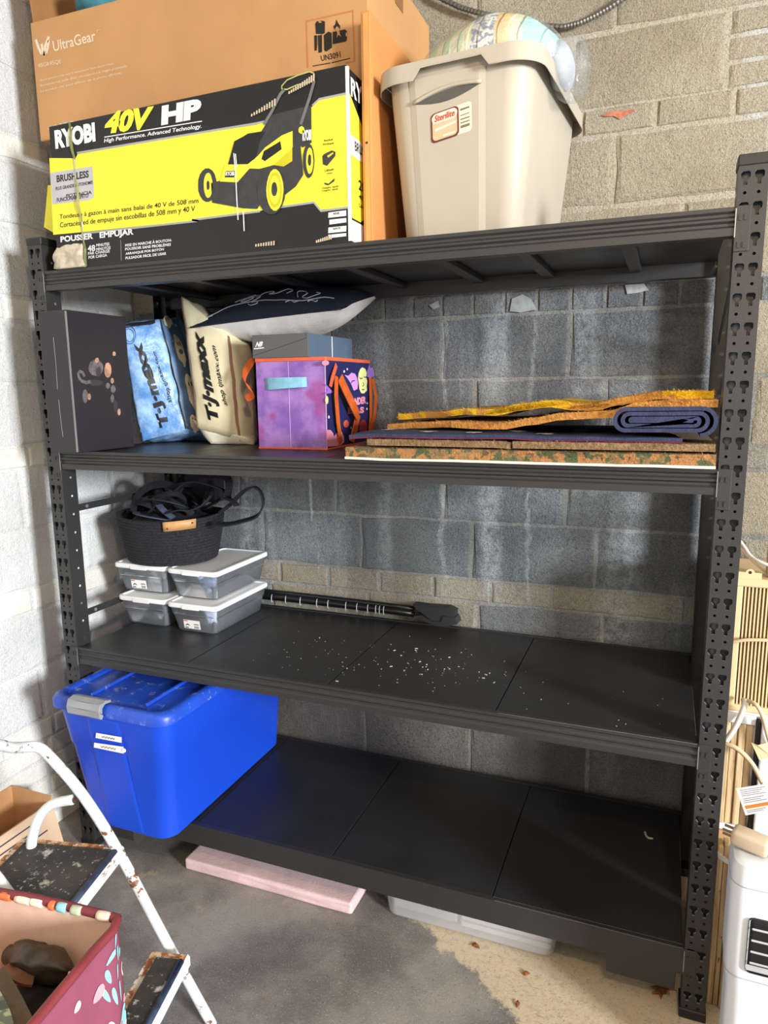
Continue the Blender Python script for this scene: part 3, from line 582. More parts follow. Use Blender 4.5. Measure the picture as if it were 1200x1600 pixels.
# --- monitor carton on top of it
BX0, BX1, BY0, BY1, BZ0, BZ1 = -.062, 1.030, .112, .60, 2.2985, 2.628
mo = thing('monitor_carton', 'large plain brown monitor carton resting on the yellow mower carton', 'carton', (.48, .35, BZ0))
b = MB(); b.box(BX0, BX1, BY0, BY1, BZ0, BZ1, .004, 2); b.build('box_body', CARD, mo)
ow = (0, -.0006, 0); o2 = (0, -.001, 0)
FW = '1'
text('UltraGear', [(0.021,0.112,2.535),(0.181,0.112,2.537),(0.019,0.112,2.564)], PALE, mo, ow, .012)
text('TM', [(0.184,0.112,2.558),(0.197,0.112,2.558),(0.185,0.112,2.564)], PALE, mo, ow, .01)
decals('logo', strokes([[(-0.044,0.112,2.579),(-0.036,0.112,2.555),(-0.029,0.112,2.542),(-0.026,0.112,2.537)], [(-0.023,0.112,2.564),(-0.02,0.112,2.541),(-0.017,0.112,2.53)], [(-0.017,0.112,2.53),(-0.01,0.112,2.556),(0.008,0.112,2.578)], [(-0.009,0.112,2.536),(-0.001,0.112,2.549),(0.006,0.112,2.568)]], .009, 0), ow, PALE, mo)
text('45GR95QE', [(-0.044,0.112,2.5),(0.046,0.112,2.498),(-0.044,0.112,2.513)], PALE, mo, ow, 0)
for s_, q in (('Actual product may vary in appearance from above image.', [(-0.042,0.112,2.462),(0.24,0.112,2.464),(-0.042,0.112,2.47)]), ('El producto real puede diferir con respecto a la imagen presentada.', [(-0.042,0.112,2.447),(0.286,0.112,2.449),(-0.042,0.112,2.456)]), ('Le produit réel peut différer de la photo affichée.', [(-0.042,0.112,2.432),(0.265,0.112,2.435),(-0.042,0.112,2.44)])):
    text(s_, q, PALE, mo, ow, 0)
decals('outline', strokes([[(0.859,0.112,2.358),(0.858,0.112,2.466),(0.988,0.112,2.466),(0.99,0.112,2.351),(0.964,0.112,2.352)]], .0045, 0), ow, BROWN, mo)
b = MB()
for pl in [[(0.884,0.112,2.456),(0.888,0.112,2.46),(0.903,0.112,2.459),(0.911,0.112,2.456),(0.91,0.112,2.43),(0.905,0.112,2.428),(0.885,0.112,2.432)],[(0.88,0.112,2.429),(0.888,0.112,2.428),(0.888,0.112,2.409),(0.886,0.112,2.393),(0.88,0.112,2.394)],[(0.89,0.112,2.427),(0.902,0.112,2.427),(0.901,0.112,2.387),(0.891,0.112,2.387)],[(0.907,0.112,2.425),(0.92,0.112,2.431),(0.929,0.112,2.426),(0.929,0.112,2.393),(0.913,0.112,2.386),(0.907,0.112,2.39)],[(0.932,0.112,2.428),(0.966,0.112,2.428),(0.971,0.112,2.423),(0.971,0.112,2.404),(0.967,0.112,2.4),(0.931,0.112,2.4)],[(0.938,0.112,2.432),(0.934,0.112,2.44),(0.94,0.112,2.444),(0.943,0.112,2.455),(0.947,0.112,2.446),(0.953,0.112,2.438),(0.952,0.112,2.431),(0.947,0.112,2.438)]]: b.poly([pl], o2)
b.build('battery_mark', M('ink_black', (28, 24, 20), .6), mo)
decals('flame_mark', [[(0.939,0.112,2.434),(0.944,0.112,2.439),(0.95,0.112,2.431),(0.952,0.112,2.419),(0.956,0.112,2.412),(0.948,0.112,2.419),(0.943,0.112,2.412),(0.945,0.112,2.423)],[(0.902,0.112,2.456),(0.902,0.112,2.455),(0.901,0.112,2.455),(0.9,0.112,2.454),(0.898,0.112,2.455),(0.897,0.112,2.455),(0.895,0.112,2.455),(0.894,0.112,2.456),(0.893,0.112,2.457),(0.893,0.112,2.457),(0.893,0.112,2.458),(0.894,0.112,2.458),(0.895,0.112,2.458),(0.897,0.112,2.458),(0.898,0.112,2.458),(0.9,0.112,2.457),(0.901,0.112,2.457),(0.902,0.112,2.456)],[(0.972,0.112,2.415),(0.971,0.112,2.414),(0.971,0.112,2.412),(0.971,0.112,2.411),(0.97,0.112,2.411),(0.969,0.112,2.411),(0.968,0.112,2.412),(0.968,0.112,2.413),(0.968,0.112,2.414),(0.968,0.112,2.416),(0.968,0.112,2.418),(0.968,0.112,2.419),(0.969,0.112,2.42),(0.969,0.112,2.42),(0.97,0.112,2.42),(0.971,0.112,2.42),(0.971,0.112,2.418),(0.972,0.112,2.417)]], (0, -.0015, 0), CARD, mo)
text('UN3091', [(0.898,0.112,2.366),(0.953,0.112,2.366),(0.896,0.112,2.38)], MATS['ink_black'], mo, ow, .02)
text('For more information, call the number above', [(0.873,0.112,2.358),(0.979,0.112,2.358),(0.873,0.112,2.361)], MATS['ink_black'], mo, ow, 0) if False else decals('small_print', strokes([[(0.873,0.112,2.359),(0.924,0.112,2.358)], [(0.927,0.112,2.358),(0.979,0.112,2.36)]], .0022, 0), ow, MATS['ink_black'], mo)
b = MB(); b.box(BX1 + .0004, BX1 + .0012, .30, .36, 2.56, 2.61); b.build('hand_hole', M('hole_dark', (120, 84, 50), .9), mo)
# its lifted end flap
b = MB(); b.box(-.0025, .0025, BY0 + .01, BY1 - .01, 0, .21, .001, 1, Matrix.Translation((BX0 + .004, 0, BZ1)) @ Matrix.Rotation(-.10, 4, 'Y')); b.build('flap', CARDD, mo, label='brown end flap standing open')
text('2', [(BX1 + .0006, .30, 2.36), (BX1 + .0006, .325, 2.36), (BX1 + .0006, .30, 2.40)], WHT, mo, (0, 0, 0), 0)
# teal bundle in the box top
b = MB()
from mathutils import noise as nz
b.ellipsoid((.14, .24, 2.703), (.115, .10, .075), 22, 14, fn=lambda p: p * (1 + .10 * nz.noise(p * 22)))
b.build('cloth_bundle', M('teal_cloth', (64, 126, 140), .8, var=.2, vscale=25, bump=.2, bscale=120), smooth=True, label='teal cloth bundle peeking over the brown monitor carton', cat='cloth')
# --- flat carton standing between
fc = thing('flat_carton', 'narrow orange brown carton standing on edge beside the grey bin', 'carton', (1.05, .3, 1.896))
b = MB(); b.box(1.0315, 1.0565, .055, .50, 1.8965, 2.432, .003, 2); b.build('box_body', CARD2, fc)
b = MB(); b.box(1.0385, 1.051, .0535, .0548, 1.90, 2.425); b.build('tape_strip', M('packing_tape', (206, 146, 84), .3), fc, label='shiny tape over the long edge')
b = MB(); b.tube([(1.0445, .0535, 2.137), (1.0445, .0525, 2.137)], .003, 8); b.build('punch_hole', BLK, fc)
# --- grey storage bin
gb = thing('storage_bin', 'tall grey plastic storage bin filled with bagged blankets on the top shelf', 'bin', (1.27, .3, 1.89))
BINM = M('bin_grey', (178, 168, 152), .38, var=.02, spec=.45)
BC = (1.2635, .042); BA = math.radians(-4.0); BV = Vector((-math.sin(BA), math.cos(BA), 0)); BU = Vector((math.cos(BA), math.sin(BA), 0))
def bring(z, w, d, front, r=.06, n=6):
    """rounded ring whose front face sits `front` metres behind the rim line"""
    c = Vector((BC[0], BC[1], 0)) + BV * (front + d / 2); return rrect(c.x, c.y, w, d, r, z, n, BA)
b = MB()
b.loft([bring(1.8965, .290, .44, .050, .045), bring(1.905, .302, .452, .044, .05), bring(2.235, .358, .528, .014, .06), bring(2.285, .362, .532, .012, .06), bring(2.285, .354, .524, .016, .056), bring(2.20, .348, .516, .020, .056), bring(1.92, .288, .438, .05, .045)], cap0=True, cap1=True)
b.build('bin_body', BINM, gb, smooth=True, angle=40)
# rim flange, deeper at the corners than at the middle of the front
b = MB(); o_, i_ = bring(2.290, .408, .576, -.010, .075, 8), bring(2.287, .352, .522, .017, .056, 8); low = []
cfront = Vector((BC[0], BC[1], 0))
for p in bring(2.25, .412, .580, -.012, .077, 8):
    u = (p - cfront).dot(BU); v = (p - cfront).dot(BV)
    low.append(Vector((p.x, p.y, 2.276 if (abs(u) < .10 and v < .05) else 2.252)))
def densify(r, n=4):
    out = []
    for i in range(len(r)):
        a, c_ = r[i], r[(i + 1) % len(r)]; k = n if (a - c_).length > .05 else 1; k = 14 if (a - c_).length > .15 else k
        for j in range(k): out.append(a.lerp(c_, j / k))
    return out
o_, i_, lw = densify(o_), densify(i_), densify(bring(2.25, .412, .580, -.012, .077, 8))
lw = [Vector((p.x, p.y, 2.290 - (.012 if (abs((p - cfront).dot(BU)) < .088 and (p - cfront).dot(BV) < .05) else .036))) for p in lw]
b.loft([i_, [p + Vector((0, 0, .003)) for p in i_], [p + Vector((0, 0, .002)) for p in o_], lw, [p * 1 for p in lw]], cap0=False, cap1=False)
rf = b.build('rim', BINM, gb, smooth=True, angle=35); sm = rf.modifiers.new('thickness', 'SOLIDIFY'); sm.thickness = .003
# raised centre panel of the front with the hand slot
def bfront(u, z, off=0): 
    k = (z - 1.905) / (2.235 - 1.905); return Vector((BC[0], BC[1], z)) + BU * u + BV * (.044 + (.014 - .044) * k - off)
b = MB()
for q in (.0,):
    A = [bfront(-.100, 1.899, .0005), bfront(.072, 1.899, .0005), bfront(.078, 2.262, .0005), bfront(-.112, 2.262, .0005)]
    Bq = [bfront(-.084, 1.899, .0038), bfront(.056, 1.899, .0038), bfront(.062, 2.262, .0038), bfront(-.096, 2.262, .0038)]
    b.loft([A, Bq], cap0=False)
b.build('handle_panel', BINM, gb, label='flat raised panel below the hand slot')
b = MB(); arc = [bfront(-.098 + .164 * k / 12, 2.208 + .010 * math.sin(math.pi * k / 12) + .018 * (k / 12), .0043) for k in range(13)] + [bfront(.066 - .164 * k / 12, 2.226 - .018 * (k / 12) - .014 * math.sin(math.pi * k / 12), .0043) for k in range(1, 12)]
b.poly([arc]); b.build('hand_slot', M('slot_shadow_plastic', (84, 80, 74), .5), gb, label='crescent hand slot')
b = MB(); b.tube([bfront(-.100 + .168 * k / 14, 2.211 + .012 * math.sin(math.pi * k / 14) + .018 * (k / 14), .0055) for k in range(15)], .0045, 8); b.build('handle', BINM, gb, smooth=True)
# paper label
LP = lambda u, v: bfront(-.058 + .102 * u, 2.118 + .062 * v + .014 * u, .0044)
LM_ = lambda nm, uv, k, m: decal(nm, [LP(a, c_) - BV * (.0004 * k) for a, c_ in uv], (0, 0, 0), m, gb)
def rr2(x0, x1, y0, y1, r, n=4):
    out = []
    for cx, cy, a0 in ((x1 - r, y1 - r * 1.5, 0), (x0 + r, y1 - r * 1.5, 90), (x0 + r, y0 + r * 1.5, 180), (x1 - r, y0 + r * 1.5, 270)):
        for k in range(n + 1): a = math.radians(a0 + 90 * k / n); out.append((cx + r * math.cos(a), cy + 1.5 * r * math.sin(a)))
    return out
CREAM = M('label_cream', (236, 222, 192), .6)
LM_('label', rr2(0, 1, 0, 1, .08), 1, CREAM); LM_('label', rr2(.0, .69, -.02, 1, .1), 2, M('label_maroon', (108, 40, 40), .5)); LM_('label', rr2(.04, .65, .04, .95, .09), 3, M('label_beige', (196, 176, 142), .6)); LM_('label', rr2(.03, .66, .62, .96, .11), 4, M('label_pink', (240, 210, 190), .6))
text('Sterilite', [LP(.10, .68) - BV * .0022, LP(.60, .68) - BV * .0022, LP(.10, .90) - BV * .0022], M('label_red', (186, 58, 50), .5), gb, (0, 0, 0), .02, .2)
for k, (y0, y1) in enumerate(((.78, .84), (.60, .63), (.46, .50), (.34, .38), (.18, .27))): LM_('label', [(.73, y0), (.95, y0), (.95, y1), (.73, y1)], 3, M('label_ink', (120, 110, 84), .6))
LM_('label', [(.10, .44), (.62, .50), (.62, .44), (.10, .36)], 4, CREAM); LM_('label', [(.30, .10), (.60, .10), (.60, .17), (.30, .17)], 4, CREAM)
# blankets in a clear bag
bb = thing('bagged_blankets', 'pastel blankets in a clear plastic bag heaped in the grey bin', 'blankets', (1.29, .33, 2.2))
c0 = Vector((BC[0], BC[1], 0)) + BV * .28
HC = Vector((1.315, .285, 2.285))
def heap(p, grow=0.0):
    x = p.x * (1.18 if p.x < 0 else 1.02); z = p.z * (1 - .30 * max(0, -p.x) / .2) * (1 + .05 * nz.noise(p * 14)); q = HC + Vector((x, p.y, z)) * (1 + grow)
    if q.z < 2.292:
        r_ = q - c0; uu, vv = r_.dot(BU), r_.dot(BV); k = .168 - .03 * max(0, 2.29 - q.z); q = c0 + BU * max(-k, min(k, uu)) + BV * max(-.25, min(.23, vv)) + Vector((0, 0, q.z))
    return q
t = NT('blanket_cloth'); P = t.pos(); sx_ = t.n('ShaderNodeSeparateXYZ', {0: P}).outputs[0]; X_ = t.mul(sx_, t.mul(t.mul(t.noise(9, 2), -.5, 'ADD'), .06), 'ADD')
st_ = t.ramp(t.n('ShaderNodeTexWave', {'Vector': P, 'Scale': 7.0, 'Distortion': 2.0, 'Detail': 1}, bands_direction='X').outputs[1], .35, .65)
cc = t.mix(st_, lin((226, 222, 192)), lin((192, 214, 184)))
cc = t.mix(t.ramp(X_, 1.262, 1.268), cc, lin((222, 214, 176)))
cc = t.mix(t.ramp(X_, 1.295, 1.299), cc, t.mix(t.ramp(t.noise(70, 1), .47, .52), lin((212, 206, 194)), lin((136, 142, 156))))
cc = t.mix(t.ramp(X_, 1.352, 1.356), cc, lin((224, 186, 128)))
cc = t.mix(t.ramp(X_, 1.378, 1.384), cc, lin((214, 206, 176)))
cc = t.mix(t.ramp(X_, 1.395, 1.41), cc, lin((164, 208, 202)))
cc = t.mix(t.ramp(X_, 1.465, 1.475), cc, lin((196, 198, 202)))
t.set('Base Color', cc); t.set('Roughness', .9); t.bump(t.mul(t.noise(26, 4), st_, 'ADD'), .5, .02); BLAN = t.m
hb = MB(); hb.ellipsoid((0, 0, 0), (.190, .215, .165), 36, 22, fn=heap); hb.build('blanket', BLAN, bb, smooth=True)
t = NT('clear_film'); nt = t.t; nt.nodes.remove(t.b); out = [n for n in nt.nodes if n.type == 'OUTPUT_MATERIAL'][0]
tr = t.n('ShaderNodeBsdfTransparent', {0: (.95, .97, .98, 1)}); gl = t.n('ShaderNodeBsdfGlossy', {0: (1, 1, 1, 1), 'Roughness': .12}); df = t.n('ShaderNodeBsdfDiffuse', {0: (.85, .88, .9, 1)})
bp = t.n('ShaderNodeBump', {'Height': t.noise(38, 5, .7), 'Strength': .9, 'Distance': .02}); nt.links.new(bp.outputs[0], gl.inputs['Normal']); nt.links.new(bp.outputs[0], df.inputs['Normal'])
m1 = t.n('ShaderNodeMixShader', {0: t.ramp(t.noise(16, 4), .42, .75, .02, .20), 1: tr.outputs[0], 2: df.outputs[0]}); m2 = t.n('ShaderNodeMixShader', {0: .10, 1: m1.outputs[0], 2: gl.outputs[0]}); nt.links.new(m2.outputs[0], out.inputs[0]); FILM = t.m
hb = MB(); hb.ellipsoid((0, 0, 0), (.190, .215, .165), 36, 22, fn=lambda p: heap(p, .035 + .03 * nz.noise(p * 24)))
hb.build('plastic_bag', FILM, bb, smooth=True, label='crinkled clear plastic bag')
hb = MB(); cq = Vector([(1.506,0.25,2.297)][0]); hb.ellipsoid(cq, (.046, .09, .072), 18, 12, fn=lambda p: p * (1 + .2 * nz.noise(p * 26))); hb.build('bag_end', FILM, bb, smooth=True, label='knotted bag end hanging over the rim')
hb = MB(); hb.ellipsoid(cq + Vector((-.028, 0, .015)), (.036, .08, .05), 14, 10, fn=lambda p: p * (1 + .15 * nz.noise(p * 26))); hb.build('blanket_fold', M('blanket_white', (176, 180, 186), .9), bb, smooth=True)
# --- armoured cable on the wall
cp = [Vector(p) for p in [(0.997,0.632,2.761),(1.059,0.632,2.714),(1.119,0.632,2.678),(1.169,0.632,2.656),(1.228,0.632,2.633),(1.296,0.632,2.607),(1.362,0.632,2.585),(1.427,0.632,2.57),(1.472,0.632,2.572),(1.516,0.632,2.583),(1.559,0.632,2.599),(1.609,0.632,2.622)]]
pts = []
for i in range(len(cp) - 1):
    for k in range(10): pts.append(cp[i].lerp(cp[i + 1], k / 10))
b = MB(); ringr = [.0085 if k % 2 else .0068 for k in range(len(pts))]; b.tube(pts, ringr, 10)
b.build('flexible_conduit', M('conduit_steel', (120, 116, 110), .45, .7), smooth=False, label='ribbed steel flexible conduit sagging along the top of the back wall', cat='conduit')
# ------------------------------------------------------------------ second shelf (deck top 1.3595)
D2 = 1.3597
bx = thing('gift_box', 'black box with a shiny figure printed on its side, overhanging the second shelf', 'box', (.09, .07, 1.3625))
BOXB = M('box_black', (40, 38, 42), .45, var=.08, vscale=3)
b = MB(); b.box(.036, .142, -.05, .196, 1.3625, 1.776, .0025, 2); b.build('box_body', BOXB, bx)
b = MB()
for x0 in (.1400,): b.box(.1385, .1426, -.0508, -.0470, 1.366, 1.772)
b.build('worn_edge', M('worn_black_edge', (120, 118, 118), .5), bx, label='grey worn corner edge')
b = MB(); b.tube([(.088, -.0504, 1.70), (.089, -.0506, 1.62), (.086, -.0504, 1.55)], .0009, 4); b.tube([(.087, -.0504, 1.52), (.089, -.0506, 1.45), (.091, -.0504, 1.41)], .0009, 4); b.build('scuff', M('worn_black_edge', (120, 118, 118), .5), bx)
COP = M('print_copper', (196, 150, 124), .3, .3, var=.3, vscale=60); SIL = M('print_pewter', (112, 104, 108), .3, .3, var=.35, vscale=70); DRK = M('print_smoke', (60, 54, 60), .35)
bs = (.0006, 0, 0)
figs = [(SIL, [(0.142,0.082,1.615),(0.142,0.079,1.606),(0.142,0.072,1.598),(0.142,0.063,1.593),(0.142,0.053,1.59),(0.142,0.042,1.59),(0.142,0.033,1.592),(0.142,0.025,1.598),(0.142,0.021,1.605),(0.142,0.02,1.613),(0.142,0.023,1.621),(0.142,0.029,1.629),(0.142,0.037,1.634),(0.142,0.048,1.638),(0.142,0.058,1.638),(0.142,0.068,1.635),(0.142,0.076,1.63),(0.142,0.081,1.623)], 1), (COP, [(0.142,0.115,1.608),(0.142,0.113,1.6),(0.142,0.11,1.593),(0.142,0.105,1.588),(0.142,0.1,1.585),(0.142,0.095,1.585),(0.142,0.09,1.587),(0.142,0.086,1.593),(0.142,0.085,1.599),(0.142,0.085,1.607),(0.142,0.086,1.615),(0.142,0.09,1.622),(0.142,0.094,1.628),(0.142,0.099,1.63),(0.142,0.105,1.631),(0.142,0.109,1.628),(0.142,0.113,1.623),(0.142,0.115,1.616)], 2), (DRK, [(0.142,0.07,1.602),(0.142,0.069,1.597),(0.142,0.067,1.592),(0.142,0.064,1.589),(0.142,0.06,1.587),(0.142,0.057,1.587),(0.142,0.054,1.588),(0.142,0.051,1.592),(0.142,0.05,1.596),(0.142,0.05,1.602),(0.142,0.051,1.607),(0.142,0.053,1.611),(0.142,0.057,1.615),(0.142,0.06,1.617),(0.142,0.064,1.617),(0.142,0.067,1.615),(0.142,0.069,1.612),(0.142,0.07,1.607)], 2), (COP, [(0.142,0.065,1.637),(0.142,0.064,1.634),(0.142,0.062,1.632),(0.142,0.06,1.63),(0.142,0.058,1.629),(0.142,0.055,1.629),(0.142,0.052,1.63),(0.142,0.05,1.631),(0.142,0.049,1.634),(0.142,0.049,1.636),(0.142,0.05,1.639),(0.142,0.051,1.641),(0.142,0.054,1.643),(0.142,0.056,1.643),(0.142,0.059,1.644),(0.142,0.062,1.643),(0.142,0.064,1.641),(0.142,0.065,1.639)], 2), (SIL, [(0.142,0.04,1.616),(0.142,0.04,1.612),(0.142,0.038,1.609),(0.142,0.036,1.606),(0.142,0.034,1.605),(0.142,0.031,1.605),(0.142,0.029,1.606),(0.142,0.028,1.609),(0.142,0.027,1.612),(0.142,0.027,1.615),(0.142,0.028,1.619),(0.142,0.029,1.622),(0.142,0.031,1.624),(0.142,0.034,1.626),(0.142,0.036,1.626),(0.142,0.038,1.625),(0.142,0.04,1.622),(0.142,0.04,1.619)], 3), (SIL, [(0.142,0.01,1.529),(0.142,0.008,1.522),(0.142,0.005,1.516),(0.142,0.002,1.511),(0.142,-0.002,1.509),(0.142,-0.006,1.509),(0.142,-0.009,1.511),(0.142,-0.012,1.516),(0.142,-0.013,1.522),(0.142,-0.013,1.529),(0.142,-0.012,1.536),(0.142,-0.009,1.542),(0.142,-0.006,1.546),(0.142,-0.002,1.549),(0.142,0.002,1.549),(0.142,0.006,1.546),(0.142,0.008,1.542),(0.142,0.01,1.536)], 1), (COP, [(0.142,0.02,1.527),(0.142,0.019,1.524),(0.142,0.018,1.521),(0.142,0.016,1.519),(0.142,0.014,1.518),(0.142,0.011,1.518),(0.142,0.009,1.519),(0.142,0.008,1.521),(0.142,0.007,1.524),(0.142,0.007,1.528),(0.142,0.008,1.531),(0.142,0.009,1.534),(0.142,0.011,1.536),(0.142,0.014,1.537),(0.142,0.016,1.537),(0.142,0.018,1.536),(0.142,0.019,1.534),(0.142,0.02,1.531)], 2), (DRK, [(0.142,0.074,1.569),(0.142,0.072,1.566),(0.142,0.066,1.563),(0.142,0.059,1.561),(0.142,0.049,1.56),(0.142,0.039,1.56),(0.142,0.031,1.561),(0.142,0.023,1.563),(0.142,0.019,1.566),(0.142,0.018,1.569),(0.142,0.02,1.572),(0.142,0.025,1.575),(0.142,0.032,1.577),(0.142,0.041,1.578),(0.142,0.051,1.578),(0.142,0.06,1.577),(0.142,0.068,1.575),(0.142,0.072,1.572)], 1), (SIL, [(0.142,0.104,1.56),(0.142,0.103,1.557),(0.142,0.101,1.554),(0.142,0.098,1.552),(0.142,0.095,1.551),(0.142,0.092,1.551),(0.142,0.089,1.552),(0.142,0.087,1.554),(0.142,0.085,1.557),(0.142,0.085,1.56),(0.142,0.086,1.563),(0.142,0.088,1.566),(0.142,0.091,1.568),(0.142,0.094,1.569),(0.142,0.097,1.569),(0.142,0.1,1.568),(0.142,0.102,1.566),(0.142,0.104,1.563)], 2), (COP, [(0.142,0.122,1.576),(0.142,0.122,1.573),(0.142,0.12,1.57),(0.142,0.118,1.568),(0.142,0.116,1.567),(0.142,0.113,1.567),(0.142,0.111,1.568),(0.142,0.109,1.57),(0.142,0.108,1.572),(0.142,0.108,1.575),(0.142,0.109,1.578),(0.142,0.11,1.581),(0.142,0.113,1.583),(0.142,0.115,1.584),(0.142,0.117,1.584),(0.142,0.12,1.583),(0.142,0.121,1.581),(0.142,0.122,1.579)], 2), (SIL, [(0.142,0.128,1.55),(0.142,0.127,1.546),(0.142,0.125,1.542),(0.142,0.122,1.539),(0.142,0.118,1.538),(0.142,0.114,1.538),(0.142,0.11,1.539),(0.142,0.108,1.542),(0.142,0.106,1.546),(0.142,0.106,1.55),(0.142,0.107,1.555),(0.142,0.109,1.558),(0.142,0.113,1.561),(0.142,0.116,1.563),(0.142,0.12,1.563),(0.142,0.124,1.561),(0.142,0.127,1.558),(0.142,0.128,1.555)], 1), (SIL, [(0.142,0.117,1.521),(0.142,0.116,1.516),(0.142,0.114,1.512),(0.142,0.112,1.509),(0.142,0.109,1.508),(0.142,0.107,1.508),(0.142,0.105,1.51),(0.142,0.103,1.513),(0.142,0.102,1.517),(0.142,0.102,1.521),(0.142,0.103,1.525),(0.142,0.105,1.529),(0.142,0.107,1.532),(0.142,0.11,1.534),(0.142,0.112,1.534),(0.142,0.114,1.532),(0.142,0.116,1.529),(0.142,0.117,1.525)], 2), (DRK, [(0.142,0.131,1.497),(0.142,0.13,1.49),(0.142,0.127,1.485),(0.142,0.125,1.481),(0.142,0.121,1.478),(0.142,0.118,1.479),(0.142,0.116,1.481),(0.142,0.114,1.485),(0.142,0.113,1.491),(0.142,0.113,1.498),(0.142,0.114,1.504),(0.142,0.116,1.51),(0.142,0.119,1.514),(0.142,0.122,1.516),(0.142,0.125,1.516),(0.142,0.128,1.514),(0.142,0.13,1.509),(0.142,0.131,1.504)], 1), (COP, [(0.142,0.142,1.477),(0.142,0.141,1.474),(0.142,0.14,1.471),(0.142,0.138,1.468),(0.142,0.135,1.467),(0.142,0.133,1.467),(0.142,0.13,1.469),(0.142,0.129,1.471),(0.142,0.128,1.474),(0.142,0.128,1.478),(0.142,0.128,1.482),(0.142,0.13,1.485),(0.142,0.132,1.487),(0.142,0.135,1.488),(0.142,0.137,1.488),(0.142,0.14,1.487),(0.142,0.141,1.484),(0.142,0.142,1.481)], 2), (COP, [(0.142,0.14,1.659),(0.142,0.14,1.656),(0.142,0.138,1.654),(0.142,0.136,1.653),(0.142,0.134,1.652),(0.142,0.131,1.652),(0.142,0.129,1.652),(0.142,0.127,1.654),(0.142,0.126,1.656),(0.142,0.126,1.658),(0.142,0.127,1.661),(0.142,0.128,1.663),(0.142,0.13,1.665),(0.142,0.133,1.666),(0.142,0.135,1.666),(0.142,0.137,1.665),(0.142,0.139,1.663),(0.142,0.14,1.661)], 1)]
for m_, pts, k in figs: decal('printed_figure', pts, (.0005 * k, 0, 0), m_, bx)
tailp = [(0.142,0.002,1.587),(0.142,-0.006,1.599),(0.142,-0.015,1.602),(0.142,-0.023,1.594),(0.142,-0.021,1.584),(0.142,-0.012,1.574),(0.142,0.007,1.569),(0.142,0.024,1.573)]
decals('printed_figure', strokes([tailp], .010, 0, (1, 0, 0)), (.001, 0, 0), SIL, bx)
# --- blue shopping bag on its side
t = NT('bag_blue'); 
t.set('Base Color', t.mix(t.ramp(t.noise(16, 6, .65), .35, .68), lin((88, 138, 200)), lin((164, 200, 238)))); t.set('Roughness', .35); t.bump(t.noise(26, 4, .6), .5, .01); BLUEB = t.m
BAGK = M('bag_black_trim', (22, 22, 26), .5)
sb = thing('shopping_bag', 'crumpled light blue store bag with black lettering, leaning by the black box', 'bag', (.15, .40, D2))
cb = Soft([(0.086,0.3,1.371),(0.211,0.385,1.411),(0.255,0.52,1.353),(0.018,0.52,1.349),(0.037,0.275,1.761),(0.142,0.375,1.783),(0.088,0.56,1.803),(-0.072,0.56,1.806)], bulge={'front': .022, 'right': .02, 'top': .004, 'back': .0, 'left': .0, 'bottom': .0}, crease=.006, cs=16, n=16, zmin=D2 + .001)
cb.mb().build('bag_body', BLUEB, sb, smooth=True)
for f_, uv in (('front', [(0, 0), (.03, 0), (.03, 1), (0, 1)]), ('front', [(.965, 0), (1, 0), (1, 1), (.965, 1)]), ('front', [(0, .97), (.85, .97), (.85, 1), (0, 1)])): cb.patch(f_, uv, .0016, 12).build('trim', BAGK, sb)
T1 = lambda u, w: cb.at('front', .50 - .30 * w - .0 + .34 * (1 - u) * .6 - .06, .10 + .70 * u, .003)
text('T·J·maxx', None, BAGK, sb, bold=.055, fn=lambda u, w: cb.at('front', .74 - .30 * w - .22 * u, .06 + .76 * u, .003))
text('shop tjmaxx.com', None, BAGK, sb, bold=.012, fn=lambda u, w: cb.at('front', .86 - .10 * w - .13 * u, .26 + .46 * u, .003))
ring_ = []
for rx in (.14, .10):
    pts = ell(.20, .905, rx, rx * .55, 20)
    for k in range(20): a, c_ = pts[k], pts[(k + 1) % 20]; ring_.append((a, c_))
b = MB()
for a, c_ in ring_: b.tube([cb.at('front', a[0], a[1], .002), cb.at('front', c_[0], c_[1], .002)], .0011, 4)
b.build('round_stamp', M('bag_stamp', (70, 104, 160), .5), sb)
# printed ghosts on the side gusset
SIDEB = M('bag_side_blue', (84, 112, 150), .45, var=.2, vscale=20); GHO = M('print_ghost', (226, 208, 184), .5, var=.06)
cb.patch('right', [(.0, .0), (.6, 0), (.6, 1), (0, 1)], .0014, 12).build('gusset', SIDEB, sb, smooth=True)
for cx, cy, rx, ry in ((.26, .70, .14, .17), (.30, .34, .15, .17), (.22, .06, .12, .09), (.2, .97, .16, .06)):
    cb.patch('right', [(cx + rx * math.cos(a), cy + ry * (math.sin(a) if math.sin(a) > 0 else .75 * math.sin(a) + .12 * math.sin(5 * a))) for a in [2 * math.pi * k / 18 for k in range(18)]], .0028, 5).build('printed_ghost', GHO, sb, smooth=True)
    for e in (-.04, .04): cb.patch('right', ell(cx + e, cy + ry * .45, .016, .022, 8), .004, 2).build('printed_eye', BAGK, sb)
# --- cream shopping bag
CREAMB = M('bag_cream', (226, 214, 178), .45, var=.06, vscale=10, bump=.35, bscale=26); BRT = M('bag_brown_trim', (150, 108, 84), .6)
cs_ = thing('shopping_bag', 'cream store bag with black lettering standing beside the purple tote', 'bag', (.36, .45, D2))
cc2 = Soft([(0.286,0.345,1.418),(0.44,0.37,1.376),(0.443,0.47,1.364),(0.2,0.54,1.365),(0.257,0.335,1.846),(0.433,0.345,1.715),(0.432,0.47,1.702),(0.184,0.56,1.844)], bulge={'front': .016, 'right': .02, 'top': .004, 'back': .0, 'left': .0, 'bottom': .0}, crease=.005, cs=15, n=16, seed=5, zmin=D2 + .001)
cc2.mb().build('bag_body', CREAMB, cs_, smooth=True)
for f_, uv in (('front', [(0, 0), (.02, 0), (.02, 1), (0, 1)]), ('front', [(.95, .0), (1, .0), (1, 1), (.95, 1)])): cc2.patch(f_, uv, .0016, 12).build('trim', BRT, cs_)
